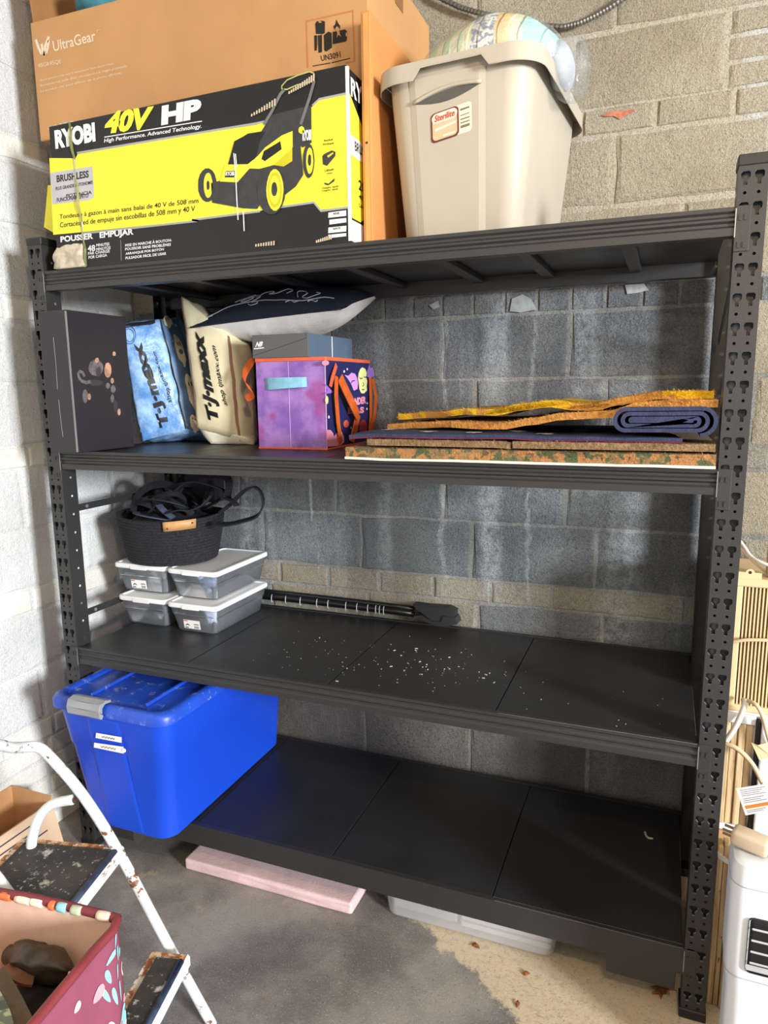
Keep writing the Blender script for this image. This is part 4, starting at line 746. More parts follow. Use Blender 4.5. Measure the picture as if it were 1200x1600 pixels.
text('T·J·maxx', None, BAGK, cs_, bold=.055, fn=lambda u, w: cc2.at('front', .66 - .34 * w - .12 * u, .10 + .72 * u, .003))
text('shop tjmaxx.com', None, BAGK, cs_, bold=.012, fn=lambda u, w: cc2.at('front', .84 - .13 * w - .10 * u, .30 + .50 * u, .003))
fo = Soft([(0.327,0.36,1.364),(0.471,0.395,1.357),(0.44,0.47,1.355),(0.214,0.52,1.357),(0.26,0.352,1.446),(0.46,0.368,1.385),(0.448,0.46,1.387),(0.215,0.52,1.38)], bulge=.008, crease=.003, cs=18, n=8, zmin=D2 + .0005)
fo.mb().build('folded_base', M('bag_cream_white', (232, 226, 208), .45, var=.05), cs_, smooth=True)
# plush and orange ribbon sticking out of it
fu = MB(); fc_ = Vector([(0.387,0.5,1.651)][0]); fu.ellipsoid(fc_, (.035, .035, .085), 16, 12, fn=lambda p: p * (1 + .12 * nz.noise(p * 60)))
fur = fu.build('plush_toy', M('plush_fur', (176, 150, 112), .95, var=.3, vscale=90, bump=.8, bscale=160), cs_, smooth=True, label='beige fur peeking out of the bag')
hb = MB()
for k in range(500):
    a = random.uniform(0, 2 * math.pi); zc = random.uniform(-1, 1); rr = math.sqrt(1 - zc * zc); n_ = Vector((rr * math.cos(a), rr * math.sin(a), zc)); p = fc_ + Vector((n_.x * .035, n_.y * .035, n_.z * .085)); s_ = n_.cross(Vector((.3, .2, 1))).normalized() * .0012
    hb.face([p - s_, p + s_, p + n_ * .010 + Vector((0, 0, -.006))])
o_f = hb.build('fur', M('plush_fur', (176, 150, 112), .95), fur); o_f['kind'] = 'stuff'
ORG = M('ribbon_orange', (202, 92, 38), .6, var=.12, vscale=20, bump=.2, bscale=150)
hb = MB(); rib = [Vector(p) for p in [(0.547,0.3,1.644),(0.529,0.285,1.616),(0.512,0.28,1.585),(0.53,0.272,1.561),(0.558,0.27,1.54),(0.542,0.28,1.525),(0.518,0.28,1.517)]]
A_ = [p + Vector((-.010, .004, .010)) for p in rib]; B_ = [p + Vector((.010, -.004, -.016)) for p in rib]
for k in range(len(rib) - 1): hb.face([A_[k], A_[k + 1], B_[k + 1], B_[k]])
bmesh.ops.remove_doubles(hb.b, verts=hb.b.verts, dist=.0005)
rbo = hb.build('side_handle', ORG, None, smooth=True); rsm = rbo.modifiers.new('thickness', 'SOLIDIFY'); rsm.thickness = .003
ss = rbo.modifiers.new('smooth', 'SUBSURF'); ss.levels = ss.render_levels = 2
# --- pillow
def spline(p, n=5):
    p = [Vector(q) for q in p]; out = []
    for i in range(len(p) - 1):
        a, b_, c_, d = p[max(i - 1, 0)], p[i], p[i + 1], p[min(i + 2, len(p) - 1)]
        for k in range(n):
            t_ = k / n; out.append(.5 * ((2 * b_) + (c_ - a) * t_ + (2 * a - 5 * b_ + 4 * c_ - d) * t_ ** 2 + (3 * b_ - a - 3 * c_ + d) * t_ ** 3))
    return out + [p[-1]]
pw = thing('throw_pillow', 'navy and white throw pillow stuffed under the top shelf on the bags', 'pillow', (.58, .45, 1.70))
PC = Vector((.575, .470, 1.800)); PR = Euler((math.radians(14), math.radians(-3), math.radians(-2))).to_matrix(); PWd, PDp, PTh = .278, .16, .070
def pil(u, v, s):
    """u,v in [-1,1]; s=+1 top, -1 bottom"""
    e = max(0, (1 - u ** 2)) ** .55 * max(0, (1 - v ** 2)) ** .55
    pin = 1 - .10 * (u * u) * (1 - abs(v)) if 0 else 1
    w = 1 - .07 * (1 - u ** 2) * 0; d_ = 1 - .10 * (1 - abs(u) ** 3) * 0
    q = Vector((u * PWd * (1 - .06 * (1 - v * v)), v * PDp * (1 - .12 * (1 - u * u)), s * PTh * e * (1.0 if s > 0 else 1.45)))
    q.z += .012 * math.sin(u * 3) * 0 + (.004 * nz.noise(Vector((u * 6, v * 5, s * 3)))) * e
    return PC + PR @ q
NAVY = M('pillow_navy', (26, 28, 46), .8, var=.1, vscale=20, bump=.25, bscale=220); PWH = M('pillow_white', (222, 218, 212), .8, var=.05, vscale=12, bump=.2, bscale=160)
for s_, nm, m_ in ((1, 'navy_face', NAVY), (-1, 'white_face', PWH)):
    hb = MB(); n_ = 24; g = [[hb.b.verts.new(pil(-1 + 2 * i / n_, -1 + 2 * j / n_, s_)) for i in range(n_ + 1)] for j in range(n_ + 1)]
    for v in hb.b.verts:
        if s_ < 0:
            q = PR.inverted() @ (v.co - PC); k = max(0, 1 - abs(q.y + PDp * .7) / (PDp * .6)); v.co += Vector((0, 0, .004 * math.sin(q.x * 150 + q.y * 40) * k))
    for j in range(n_):
        for i in range(n_): hb.b.faces.new((g[j][i], g[j][i + 1], g[j + 1][i + 1], g[j + 1][i]) if s_ > 0 else (g[j][i], g[j + 1][i], g[j + 1][i + 1], g[j][i + 1]))
    hb.build(nm, m_, pw, smooth=True, recalc=False)
STI = M('pillow_stitch', (176, 176, 186), .7)
pm = lambda x, y: pil(-1 + 2 * x, -1 + y, 1) + PR @ Vector((0, 0, .0025))
lines = [[(0.05, .20), (.13, .24), (.2, .30), (.35, .33), (.5, .28), (.62, .22), (.72, .18), (.80, .20), (.86, .32), (.93, .36)],
         [(.22, .55), (.30, .62), (.36, .66), (.33, .56), (.28, .48), (.30, .40), (.36, .42), (.37, .50), (.32, .52)], [(.38, .34), (.42, .44), (.41, .60), (.46, .70), (.50, .62), (.47, .55), (.52, .52), (.56, .62), (.60, .70), (.63, .60), (.60, .50)],
         [(.70, .30), (.68, .48), (.71, .55), (.75, .45), (.73, .30), (.77, .25), (.80, .36), (.83, .48), (.80, .52)], [(.36, .27), (.39, .20), (.43, .22), (.42, .30), (.38, .31)], [(.06, .14), (.09, .20), (.12, .18), (.08, .15)], [(.63, .16), (.66, .20), (.69, .15), (.72, .19)], [(.78, .14), (.80, .18), (.83, .15), (.84, .2)]]
hb = MB()
for l in lines:
    hb.tube([pm(q.x, q.y) for q in spline([(a, c_, 0) for a, c_ in l], 7)], .0013, 5)
hb.build('embroidery', STI, pw, label='curly pale embroidered script')
hb = MB(); hb.poly([[pm(a, c_) for a, c_ in ((.34, .58), (.37, .64), (.40, .60), (.42, .50), (.41, .42), (.385, .48), (.36, .50))]]); hb.build('printed_bat', STI, pw)
hb = MB(); hb.tube([pil(-1 + 2 * k / 30, -1, 1) for k in range(31)], .003, 6); hb.build('seam', NAVY, pw, smooth=True)
# --- purple tote with orange trim
tb = thing('tote_bag', 'square purple tote bag with orange trim and moon print', 'bag', (.69, .43, D2))
t = NT('tote_purple'); c = t.mix(t.ramp(t.noise(12, 5, .6), .35, .65), lin((118, 80, 160)), lin((160, 116, 186))); c = t.mix(t.ramp(t.noise(8, 4, .55), .52, .64, 0, .8), c, lin((150, 58, 130)))
t.set('Base Color', c); t.set('Roughness', .4); t.bump(t.noise(30, 3), .15, .006); PUR = t.m
ORT = M('tote_orange', (214, 96, 62), .55); NAV = M('tote_navy', (32, 34, 84), .5, var=.06); PNK = M('tote_pink', (226, 142, 168), .5); ORC = M('tote_orchid', (206, 146, 212), .5); VIO = M('tote_violet', (150, 106, 196), .5); MOO = M('tote_moon', (222, 228, 150), .5); ORH = M('tote_handle', (190, 88, 34), .55, var=.12, vscale=30)
TX0, TX1, TY0, TY1, TZ1 = .578, .815, .258, .60, 1.634
b = MB(); w_ = .003
for x0, x1, y0, y1, z0, z1 in ((TX0, TX1, TY0, TY0 + w_, D2 + .0005, TZ1), (TX0, TX1, TY1 - w_, TY1, D2 + .0005, TZ1), (TX0, TX0 + w_, TY0 + w_, TY1 - w_, D2 + .0005, TZ1), (TX0 + w_, TX1, TY0 + w_, TY1 - w_, D2 + .0005, D2 + .004)): b.box(x0, x1, y0, y1, z0, z1)
b.build('bag_body', PUR, tb)
b = MB(); b.box(TX1 - w_, TX1 + .0004, TY0 + w_, TY1 - w_, D2 + .0005, TZ1); b.build('navy_side', NAV, tb)
b = MB()
for x0, x1, y0, y1 in ((TX0 - .002, TX1 + .002, TY0 - .0022, TY0 + .005), (TX0 - .002, TX1 + .002, TY1 - .005, TY1 + .002), (TX0 - .002, TX0 + .005, TY0 + .005, TY1 - .005), (TX1 - .005, TX1 + .0026, TY0 + .005, TY1 - .005)): b.box(x0, x1, y0, y1, TZ1 - .008, TZ1 + .003, .001, 1)
b.box(TX0 - .001, TX1 + .002, TY0 - .0016, TY0, D2 + .0005, D2 + .006); b.box(TX1, TX1 + .002, TY0, TY1, D2 + .0005, D2 + .006)
b.build('orange_trim', ORT, tb, label='orange piping round the rim and base')
b = MB(); b.box(TX0 + .112, TX0 + .1135, TY0 - .0012, TY0, D2 + .006, TZ1 - .008); b.box(TX1 - .0015, TX1 + .0012, TY0 - .0012, TY0 + .001, D2 + .006, TZ1 - .008); b.build('fold_line', M('tote_edge_pale', (196, 160, 210), .4), tb)
hq = [(0.61,0.258,1.578),(0.664,0.258,1.581),(0.714,0.258,1.584),(0.753,0.258,1.578),(0.754,0.258,1.549),(0.713,0.258,1.55),(0.662,0.258,1.545),(0.613,0.258,1.541)]
b = MB(); hn = 12
for k in range(hn):
    def hpt(i, lo): 
        f_ = i / hn; p = Vector(hq[0]).lerp(Vector(hq[3]), f_) if not lo else Vector(hq[7]).lerp(Vector(hq[4]), f_); return p + Vector((0, -.002 - .016 * math.sin(math.pi * f_) ** .6, 0))
    b.face([hpt(k, 0), hpt(k + 1, 0), hpt(k + 1, 1), hpt(k, 1)])
bmesh.ops.remove_doubles(b.b, verts=b.b.verts, dist=.0002); ph = b.build('pull_handle', M('webbing_blue', (126, 178, 200), .6, var=.1, vscale=40), tb, label='light blue webbing pull'); ph.modifiers.new('thickness', 'SOLIDIFY').thickness = .002
TXF = .8156
tx = lambda k: (.0005 * k, 0, 0)
for m_, pts, k in ((PNK, [(0.816,0.282,1.619),(0.816,0.281,1.616),(0.816,0.276,1.614),(0.816,0.27,1.612),(0.816,0.262,1.611),(0.816,0.254,1.611),(0.816,0.246,1.611),(0.816,0.24,1.613),(0.816,0.236,1.615),(0.816,0.235,1.618),(0.816,0.236,1.62),(0.816,0.24,1.623),(0.816,0.247,1.624),(0.816,0.255,1.626),(0.816,0.263,1.626),(0.816,0.271,1.625),(0.816,0.277,1.624),(0.816,0.281,1.622)], 1), (PNK, [(0.816,0.253,1.37),(0.816,0.256,1.421),(0.816,0.282,1.419),(0.816,0.3,1.408),(0.816,0.305,1.397),(0.816,0.325,1.408),(0.816,0.36,1.41),(0.816,0.377,1.394),(0.816,0.379,1.375),(0.816,0.347,1.367)], 1), (ORC, [(0.816,0.392,1.585),(0.816,0.42,1.583),(0.816,0.447,1.593),(0.816,0.474,1.59),(0.816,0.489,1.578),(0.816,0.497,1.558),(0.816,0.491,1.541),(0.816,0.461,1.536),(0.816,0.44,1.558),(0.816,0.414,1.575)], 1), (VIO, [(0.816,0.574,1.599),(0.816,0.593,1.62),(0.816,0.607,1.611),(0.816,0.623,1.615),(0.816,0.634,1.6),(0.816,0.64,1.584),(0.816,0.6,1.579),(0.816,0.576,1.581)], 1), (MOO, [(0.816,0.534,1.612),(0.816,0.559,1.607),(0.816,0.571,1.594),(0.816,0.565,1.579),(0.816,0.574,1.567),(0.816,0.568,1.549),(0.816,0.57,1.536),(0.816,0.544,1.526),(0.816,0.521,1.527),(0.816,0.505,1.541),(0.816,0.503,1.558),(0.816,0.496,1.574),(0.816,0.502,1.593),(0.816,0.516,1.606)], 2), (M('tote_red', (150, 40, 50), .5), [(0.816,0.569,1.412),(0.816,0.567,1.403),(0.816,0.56,1.396),(0.816,0.551,1.391),(0.816,0.539,1.389),(0.816,0.527,1.39),(0.816,0.516,1.393),(0.816,0.507,1.399),(0.816,0.501,1.407),(0.816,0.5,1.416),(0.816,0.502,1.424),(0.816,0.508,1.431),(0.816,0.518,1.436),(0.816,0.529,1.439),(0.816,0.541,1.438),(0.816,0.552,1.435),(0.816,0.562,1.429),(0.816,0.568,1.421)], 1), (ORT, [(0.816,0.418,1.431),(0.816,0.416,1.427),(0.816,0.413,1.424),(0.816,0.407,1.421),(0.816,0.4,1.42),(0.816,0.393,1.421),(0.816,0.386,1.422),(0.816,0.381,1.425),(0.816,0.377,1.429),(0.816,0.376,1.433),(0.816,0.378,1.437),(0.816,0.382,1.44),(0.816,0.387,1.443),(0.816,0.394,1.444),(0.816,0.401,1.444),(0.816,0.408,1.442),(0.816,0.413,1.439),(0.816,0.417,1.435)], 1), (MOO, [(0.816,0.271,1.509),(0.816,0.27,1.505),(0.816,0.269,1.502),(0.816,0.266,1.499),(0.816,0.262,1.498),(0.816,0.259,1.498),(0.816,0.255,1.499),(0.816,0.253,1.502),(0.816,0.251,1.506),(0.816,0.251,1.51),(0.816,0.252,1.514),(0.816,0.254,1.517),(0.816,0.257,1.52),(0.816,0.26,1.522),(0.816,0.264,1.521),(0.816,0.267,1.52),(0.816,0.269,1.517),(0.816,0.271,1.514)], 1), (VIO, [(0.816,0.25,1.558),(0.816,0.27,1.55),(0.816,0.289,1.54),(0.816,0.314,1.533),(0.816,0.283,1.529),(0.816,0.246,1.528),(0.816,0.265,1.538)], 1)): decal('printed_motif', pts, tx(k), m_, tb)
decals('moon_face', strokes([[(0.816,0.507,1.578),(0.816,0.518,1.574),(0.816,0.532,1.577)], [(0.816,0.544,1.581),(0.816,0.557,1.579),(0.816,0.566,1.582)], [(0.816,0.537,1.563),(0.816,0.544,1.554),(0.816,0.531,1.55)], [(0.816,0.525,1.54),(0.816,0.535,1.538),(0.816,0.545,1.54)], [(0.816,0.44,1.56),(0.816,0.449,1.567),(0.816,0.468,1.568)]], .003, 0, (1, 0, 0)), tx(4), NAV, tb)
decals('printed_star', [[(0.816,0.396,1.596),(0.816,0.394,1.593),(0.816,0.389,1.592),(0.816,0.385,1.593),(0.816,0.384,1.596),(0.816,0.386,1.599),(0.816,0.39,1.6),(0.816,0.394,1.599)], [(0.816,0.419,1.604),(0.816,0.417,1.601),(0.816,0.413,1.6),(0.816,0.409,1.601),(0.816,0.408,1.604),(0.816,0.41,1.606),(0.816,0.413,1.607),(0.816,0.417,1.606)], [(0.816,0.278,1.458),(0.816,0.276,1.455),(0.816,0.272,1.454),(0.816,0.268,1.455),(0.816,0.267,1.459),(0.816,0.268,1.462),(0.816,0.272,1.464),(0.816,0.276,1.462)], [(0.816,0.575,1.474),(0.816,0.573,1.471),(0.816,0.569,1.47),(0.816,0.565,1.471),(0.816,0.563,1.474),(0.816,0.565,1.477),(0.816,0.569,1.479),(0.816,0.573,1.477)], [(0.816,0.577,1.492),(0.816,0.575,1.49),(0.816,0.572,1.489),(0.816,0.57,1.49),(0.816,0.568,1.492),(0.816,0.57,1.495),(0.816,0.573,1.496),(0.816,0.576,1.495)], [(0.816,0.438,1.417),(0.816,0.437,1.414),(0.816,0.433,1.414),(0.816,0.43,1.415),(0.816,0.429,1.417),(0.816,0.43,1.42),(0.816,0.434,1.421),(0.816,0.437,1.419)]], tx(1), M('tote_cream', (238, 216, 206), .5), tb)
text('NDER', [(0.816,0.464,1.488),(0.816,0.56,1.493),(0.816,0.465,1.512)], PNK, tb, tx(2), .06); text('ELLS', [(0.816,0.409,1.463),(0.816,0.542,1.461),(0.816,0.41,1.484)], PNK, tb, tx(2), .06)
# long orange carrying straps hanging on the navy side
def strap(name, pts, w, m_, par):
    b = MB()
    P_ = [Vector(p) for p in pts]; Lf, Rt = [], []
    for i, p in enumerate(P_):
        d = (P_[min(i + 1, len(P_) - 1)] - P_[max(i - 1, 0)]).normalized(); s_ = d.cross(Vector((1, 0, 0))).normalized() * w / 2; Lf.append(p + s_); Rt.append(p - s_)
    for i in range(len(P_) - 1): b.face([Lf[i], Lf[i + 1], Rt[i + 1], Rt[i]])
    bmesh.ops.remove_doubles(b.b, verts=b.b.verts, dist=.0003); o = b.build(name, m_, par); o.modifiers.new('thickness', 'SOLIDIFY').thickness = .0025; return o
strap('strap', [(0.83,0.305,1.58),(0.832,0.297,1.519),(0.83,0.311,1.441),(0.822,0.344,1.375)], .022, ORH, tb)
strap('strap', [(0.834,0.323,1.576),(0.84,0.351,1.537),(0.844,0.398,1.487),(0.842,0.437,1.455)], .036, ORH, tb)
strap('strap', [(0.838,0.446,1.459),(0.832,0.437,1.418),(0.824,0.423,1.374)], .034, ORH, tb)
strap('strap', [(0.822,0.324,1.614),(0.828,0.282,1.576),(0.824,0.275,1.549)], .016, ORT, tb)
strap('strap', [(0.822,0.591,1.579),(0.826,0.585,1.504),(0.826,0.583,1.45),(0.822,0.578,1.384)], .018, ORH, tb)
strap('strap', [(0.826,0.604,1.574),(0.834,0.612,1.514),(0.834,0.598,1.449),(0.824,0.585,1.393)], .022, ORH, tb)
rbo.name = 'side_strap'; adopt(rbo, tb)
# --- shoe box inside the tote
sh = thing('shoe_box', 'grey shoe box with white logo sticking out of the purple tote', 'box', (.68, .43, 1.40))
SHG = M('shoebox_grey', (92, 92, 92), .7, var=.03); SHB = M('shoebox_blue', (82, 98, 116), .6, var=.04)
b = MB(); b.box(.5835, .757, .272, .585, D2 + .006, 1.6375, .001, 1); b.build('box_body', SHG, sh)
b = MB(); b.box(.563, .757, .266, .587, 1.6378, 1.708, .001, 1); b.build('lid', SHG, sh)
b = MB(); b.box(.7572, .7585, .267, .584, D2 + .01, 1.7075); b.build('side_panel', SHB, sh, label='blue grey long side')
b = MB(); b.box(.7586, .7592, .425, .429, D2 + .01, 1.707); b.build('tear_strip', WHT, sh, label='white perforated line')
text('NB', [(0.574,0.265,1.672),(0.599,0.265,1.673),(0.578,0.265,1.687)], WHT, sh, (0, -.0006, 0), .05, .25)
decals('rule', strokes([[(0.569,0.265,1.667),(0.605,0.265,1.669)]], .003, 0), (0, -.0006, 0), WHT, sh)
decals('lid_line', strokes([[(0.57,0.265,1.647),(0.664,0.265,1.67),(0.751,0.265,1.693),(0.75,0.265,1.709)]], .0012, 0), (0, -.0006, 0), M('line_dark', (52, 52, 54), .7), sh)
# --- stack of doormats
def zl(pts, s=1.7647, ox=520, oy=560): return pts
def mat_body(b, top, bot, y0, y1, skew=0.0, ny=10, wav=.004):
    """top/bot: (x,z) profiles with equal counts, swept from y0 to y1"""
    n = len(top); sec = []; yf = y0 if isinstance(y0, list) else [y0] * n; y00 = yf[0]
    for j in range(ny + 1):
        f_ = j / ny; dz = wav * nz.noise(Vector((f_ * 4, y00 * 9, 1.3)))
        Pq = lambda q, i: Vector((q[0] + skew * f_, yf[i] + (y1 - yf[i]) * f_ + .006 * nz.noise(Vector((q[0] * 14, j * 2.0, y00))), q[1] + dz))
        sec.append([Pq(top[i], i) for i in range(n)] + [Pq(bot[i], i) for i in range(n - 1, -1, -1)])
    b.loft(sec)
def resample(p, n):
    d = [0]
    for a, c_ in zip(p, p[1:]): d.append(d[-1] + math.dist(a, c_))
    out = []
    for k in range(n):
        s_ = d[-1] * k / (n - 1); i = max(j for j in range(len(d)) if d[j] <= s_ + 1e-9); i = min(i, len(p) - 2)
        f_ = (s_ - d[i]) / max(1e-9, d[i + 1] - d[i]); out.append((p[i][0] + (p[i + 1][0] - p[i][0]) * f_, p[i][1] + (p[i + 1][1] - p[i][1]) * f_))
    return out
def resample3(p, n):
    xs = [q[0] for q in p]; out = []
    for k in range(n):
        x = xs[0] + (xs[-1] - xs[0]) * k / (n - 1); i = min(max(j for j in range(len(xs)) if xs[j] <= x + 1e-9), len(xs) - 2); f_ = (x - xs[i]) / (xs[i + 1] - xs[i]); f2 = f_ * f_ * (3 - 2 * f_)
        out.append((x, p[i][1] + (p[i + 1][1] - p[i][1]) * f_, p[i][2] + (p[i + 1][2] - p[i][2]) * f2))
    return out
def fringe(par, prof_t, prof_b, yy_, mats, n, ln, name='coir_fibres'):
    hb = MB(); yy_ = yy_ if isinstance(yy_, list) else [yy_] * len(prof_t)
    for k in range(n):
        u = random.random(); i = min(int(u * (len(prof_t) - 1)), len(prof_t) - 2); f_ = u * (len(prof_t) - 1) - i; y = yy_[i]
        a = Vector((prof_t[i][0], y, prof_t[i][1])).lerp(Vector((prof_t[i + 1][0], y, prof_t[i + 1][1])), f_); c_ = Vector((prof_b[i][0], y, prof_b[i][1])).lerp(Vector((prof_b[i + 1][0], y, prof_b[i + 1][1])), f_)
        p = c_.lerp(a, random.uniform(.15, 1.02)) + Vector((0, .006, 0)); d = Vector((random.uniform(-.7, .7), -1, random.uniform(-.3, .9))).normalized() * ln * random.uniform(.5, 1.2)
        s_ = Vector((random.uniform(-1, 1), 0, random.uniform(-1, 1))).normalized() * .0009
        hb.face([p - s_, p + s_, p + d])
    o = hb.build(name, mats, par, recalc=False); o['kind'] = 'stuff'; return o
FZ = lambda p: [(q[0], q[2]) for q in p]
COIRT = M('coir_tan', (196, 148, 92), .95, var=.2, vscale=60, bump=.9, bscale=170); COIRO = M('coir_orange', (196, 138, 70), .95, var=.25, vscale=70, bump=1.0, bscale=150); COIRB = M('coir_brown', (128, 102, 72), .95, var=.3, vscale=80, bump=1.0, bscale=170)
CAMO = printmat('coir_camouflage', [(138, 112, 72), (172, 122, 74), (86, 94, 62), (104, 82, 54)], 30, .95, bump=1.0, bscale=170)
GOLD = printmat('coir_gold', [(204, 146, 64), (236, 190, 34), (96, 86, 52), (210, 150, 72)], 9, .95, bump=1.0, bscale=170, thr=(.45, .62, .6))
def doormat(label, top, thick, y0, y1, m_, skew, fr=1200, ln=.011, back=None, n=36):
    if len(top[0]) == 3:
        t3 = resample3(top, n); t_ = [(q[0], q[2]) for q in t3]; y0 = [q[1] for q in t3]
    else: t_ = resample(top, n)
    b_ = [(x, z - thick) for x, z in t_]
    o = thing('doormat', label, 'doormat', (t_[n // 2][0], y1 / 2, min(z for x, z in b_)), 'doormats stacked on the second shelf')
    b = MB(); mat_body(b, t_, b_, y0, y1, skew); b.build('pile', m_, o, smooth=True, angle=50)
    if back:
        b = MB(); b2 = [(x, z - .006) for x, z in b_]; mat_body(b, [(x, z - .0002) for x, z in b_], b2, y0 - .006 if not isinstance(y0, list) else y0, y1, skew); b.build('backing', back, o, smooth=True, angle=50)
    if fr: fringe(o, t_, b_, y0, m_, fr, ln)
    return o
WHB = M('mat_backing_white', (226, 216, 196), .8, var=.06, vscale=40, bump=.3, bscale=120)
zb = D2
doormat('green and brown camouflage coir doormat with white backing, lowest of the stack', [(1.0, zb + .034), (1.12, zb + .032), (1.3, zb + .034), (1.5, zb + .033), (1.7, zb + .034), (1.868, zb + .034)], .024, -.012, .54, CAMO, -.03, 2600, .012, WHB)
z1_ = zb + .036
doormat('plain brown coir doormat under the left of the navy mat', [(1.055, z1_ + .019), (1.2, z1_ + .019), (1.4, z1_ + .0185), (1.425, z1_ + .016)], .016, .0, .52, COIRB, -.02, 1000, .010)
doormat('plain brown coir doormat under the navy roll', [(1.43, z1_ + .019), (1.6, z1_ + .0195), (1.8, z1_ + .020), (1.866, z1_ + .020)], .0165, -.004, .50, COIRB, 0, 1000, .010)
# navy mat with its right end rolled
z2_ = z1_ + .0215
NAVM = M('mat_navy', (48, 54, 82), .95, var=.18, vscale=60, bump=.6, bscale=200); MAR = M('mat_maroon', (112, 34, 62), .9)
nm = thing('doormat', 'navy doormat with white paw prints and its right end rolled up', 'doormat', (1.4, .25, z2_), 'doormats stacked on the second shelf')
prof = [(1.005, z2_ + .007), (1.08, z2_ + .012), (1.2, z2_ + .011), (1.33, z2_ + .0115), (1.42, z2_ + .013), (1.5, z2_ + .009), (1.6, z2_ + .0105), (1.72, z2_ + .010), (1.80, z2_ + .010)]
b = MB(); t_ = resample(prof, 30); mat_body(b, t_, [(x, z - .0075) for x, z in t_], .0, .50, -.07); b.build('pile', NAVM, nm, smooth=True, angle=50)
b = MB(); mat_body(b, [(x, z - .0078) for x, z in t_], [(x, z - .0105) for x, z in t_], .001, .50, -.07); b.build('backing', MAR, nm, smooth=True, angle=50)
b = MB(); sp_ = []
cxr, czr = 1.757, z2_ + .0485
TK = .0098; R0 = .0355; Lh = .078
for k in range(7):
    r = R0 - TK * .5 * k * 1.06
    if r < .004: break
    cx_ = cxr + (Lh - .003 * k) * (1 if k % 2 == 0 else -1)
    for j in range(13):
        a = -math.pi / 2 + math.pi * (k + j / 12); rr = r - TK * .53 * (j / 12); sp_.append((cx_ + rr * math.cos(a), czr + rr * math.sin(a) - .0012 * (k % 2)))
inn = []
for i, p in enumerate(sp_):
    a = sp_[max(0, i - 1)]; c_ = sp_[min(len(sp_) - 1, i + 1)]; d = Vector((c_[0] - a[0], c_[1] - a[1])).normalized(); inn.append((p[0] - d.y * TK * .86, p[1] + d.x * TK * .86))
mat_body(b, sp_, inn, -.004, .46, 0, 6, .0); b.build('rolled_end', NAVM, nm, smooth=True, angle=50)
PAW = M('paw_white', (214, 206, 196), .9)
pb = MB()
for px_, py_, a in ((1.07, .12, .3), (1.14, .25, 1.0), (1.20, .06, .2), (1.30, .20, .7), (1.33, .05, 2.0), (1.42, .10, .1), (1.16, .36, .4), (1.02, .28, 1.4), (1.5, .06, .6), (1.57, .20, 1.2)):
    def top_z(x): 
        i = max(j for j in range(len(t_)) if t_[j][0] <= x); i = min(i, len(t_) - 2); f_ = (x - t_[i][0]) / (t_[i + 1][0] - t_[i][0]); return t_[i][1] + (t_[i + 1][1] - t_[i][1]) * f_
    for dx, dy, r in ((0, 0, .014), (-.017, .012, .0065), (-.006, .021, .0065), (.007, .021, .0065), (.018, .012, .0065)):
        ca, sa = math.cos(a), math.sin(a); x, y = px_ + dx * ca - dy * sa, py_ + dx * sa + dy * ca
        xx = x + .07 * (y / .5); pb.poly([[(x + r * math.cos(q), y + r * math.sin(q), top_z(min(xx, 1.79)) + .0034) for q in [2 * math.pi * k / 9 for k in range(9)]]])
pb.build('paw_print', PAW, nm, label='white paw prints')
# tan mat and gold mat on top
tt = [(1.015, .25, 1.4395), (1.113, .22, 1.447), (1.238, .15, 1.454), (1.325, .08, 1.454), (1.396, .05, 1.456), (1.459, .04, 1.467), (1.544, .03, 1.481), (1.642, .02, 1.486), (1.711, .02, 1.506), (1.793, .01, 1.512), (1.866, .01, 1.510)]
doormat('tan coir doormat with wavy edge over the navy mat', tt, .0165, .0, .50, COIRO, .0, 2600, .012, None)
tt2 = [(1.040, .27, 1.468), (1.16, .24, 1.475), (1.285, .16, 1.487), (1.366, .1, 1.487), (1.433, .08, 1.501), (1.506, .06, 1.509), (1.558, .05, 1.502), (1.608, .04, 1.501), (1.671, .04, 1.516), (1.747, .03, 1.527), (1.858, .03, 1.528)]
doormat('gold and orange coir doormat, topmost of the wavy stack', tt2, .0165, .01, .50, GOLD, .0, 3600, .014)
# ------------------------------------------------------------------ third shelf (deck top .7215)
D3 = .7217
t = NT('clear_plastic'); nt = t.t; nt.nodes.remove(t.b); out = [n for n in nt.nodes if n.type == 'OUTPUT_MATERIAL'][0]
tr = t.n('ShaderNodeBsdfTransparent', {0: (.96, .975, 1, 1)}); df = t.n('ShaderNodeBsdfDiffuse', {0: (.85, .90, .97, 1)}); gl = t.n('ShaderNodeBsdfGlossy', {0: (1, 1, 1, 1), 'Roughness': .15})
fr = t.n('ShaderNodeFresnel', {0: 1.45}); m1 = t.n('ShaderNodeMixShader', {0: .09, 1: tr.outputs[0], 2: df.outputs[0]}); m2 = t.n('ShaderNodeMixShader', {0: fr.outputs[0], 1: m1.outputs[0], 2: gl.outputs[0]}); nt.links.new(m2.outputs[0], out.inputs[0]); CLEAR = t.m
LIDW = M('lid_white', (232, 232, 232), .4, var=.02); PAP = M('paper_white', (238, 236, 234), .6, var=.02); INK = M('ink_dark', (40, 40, 44), .6)
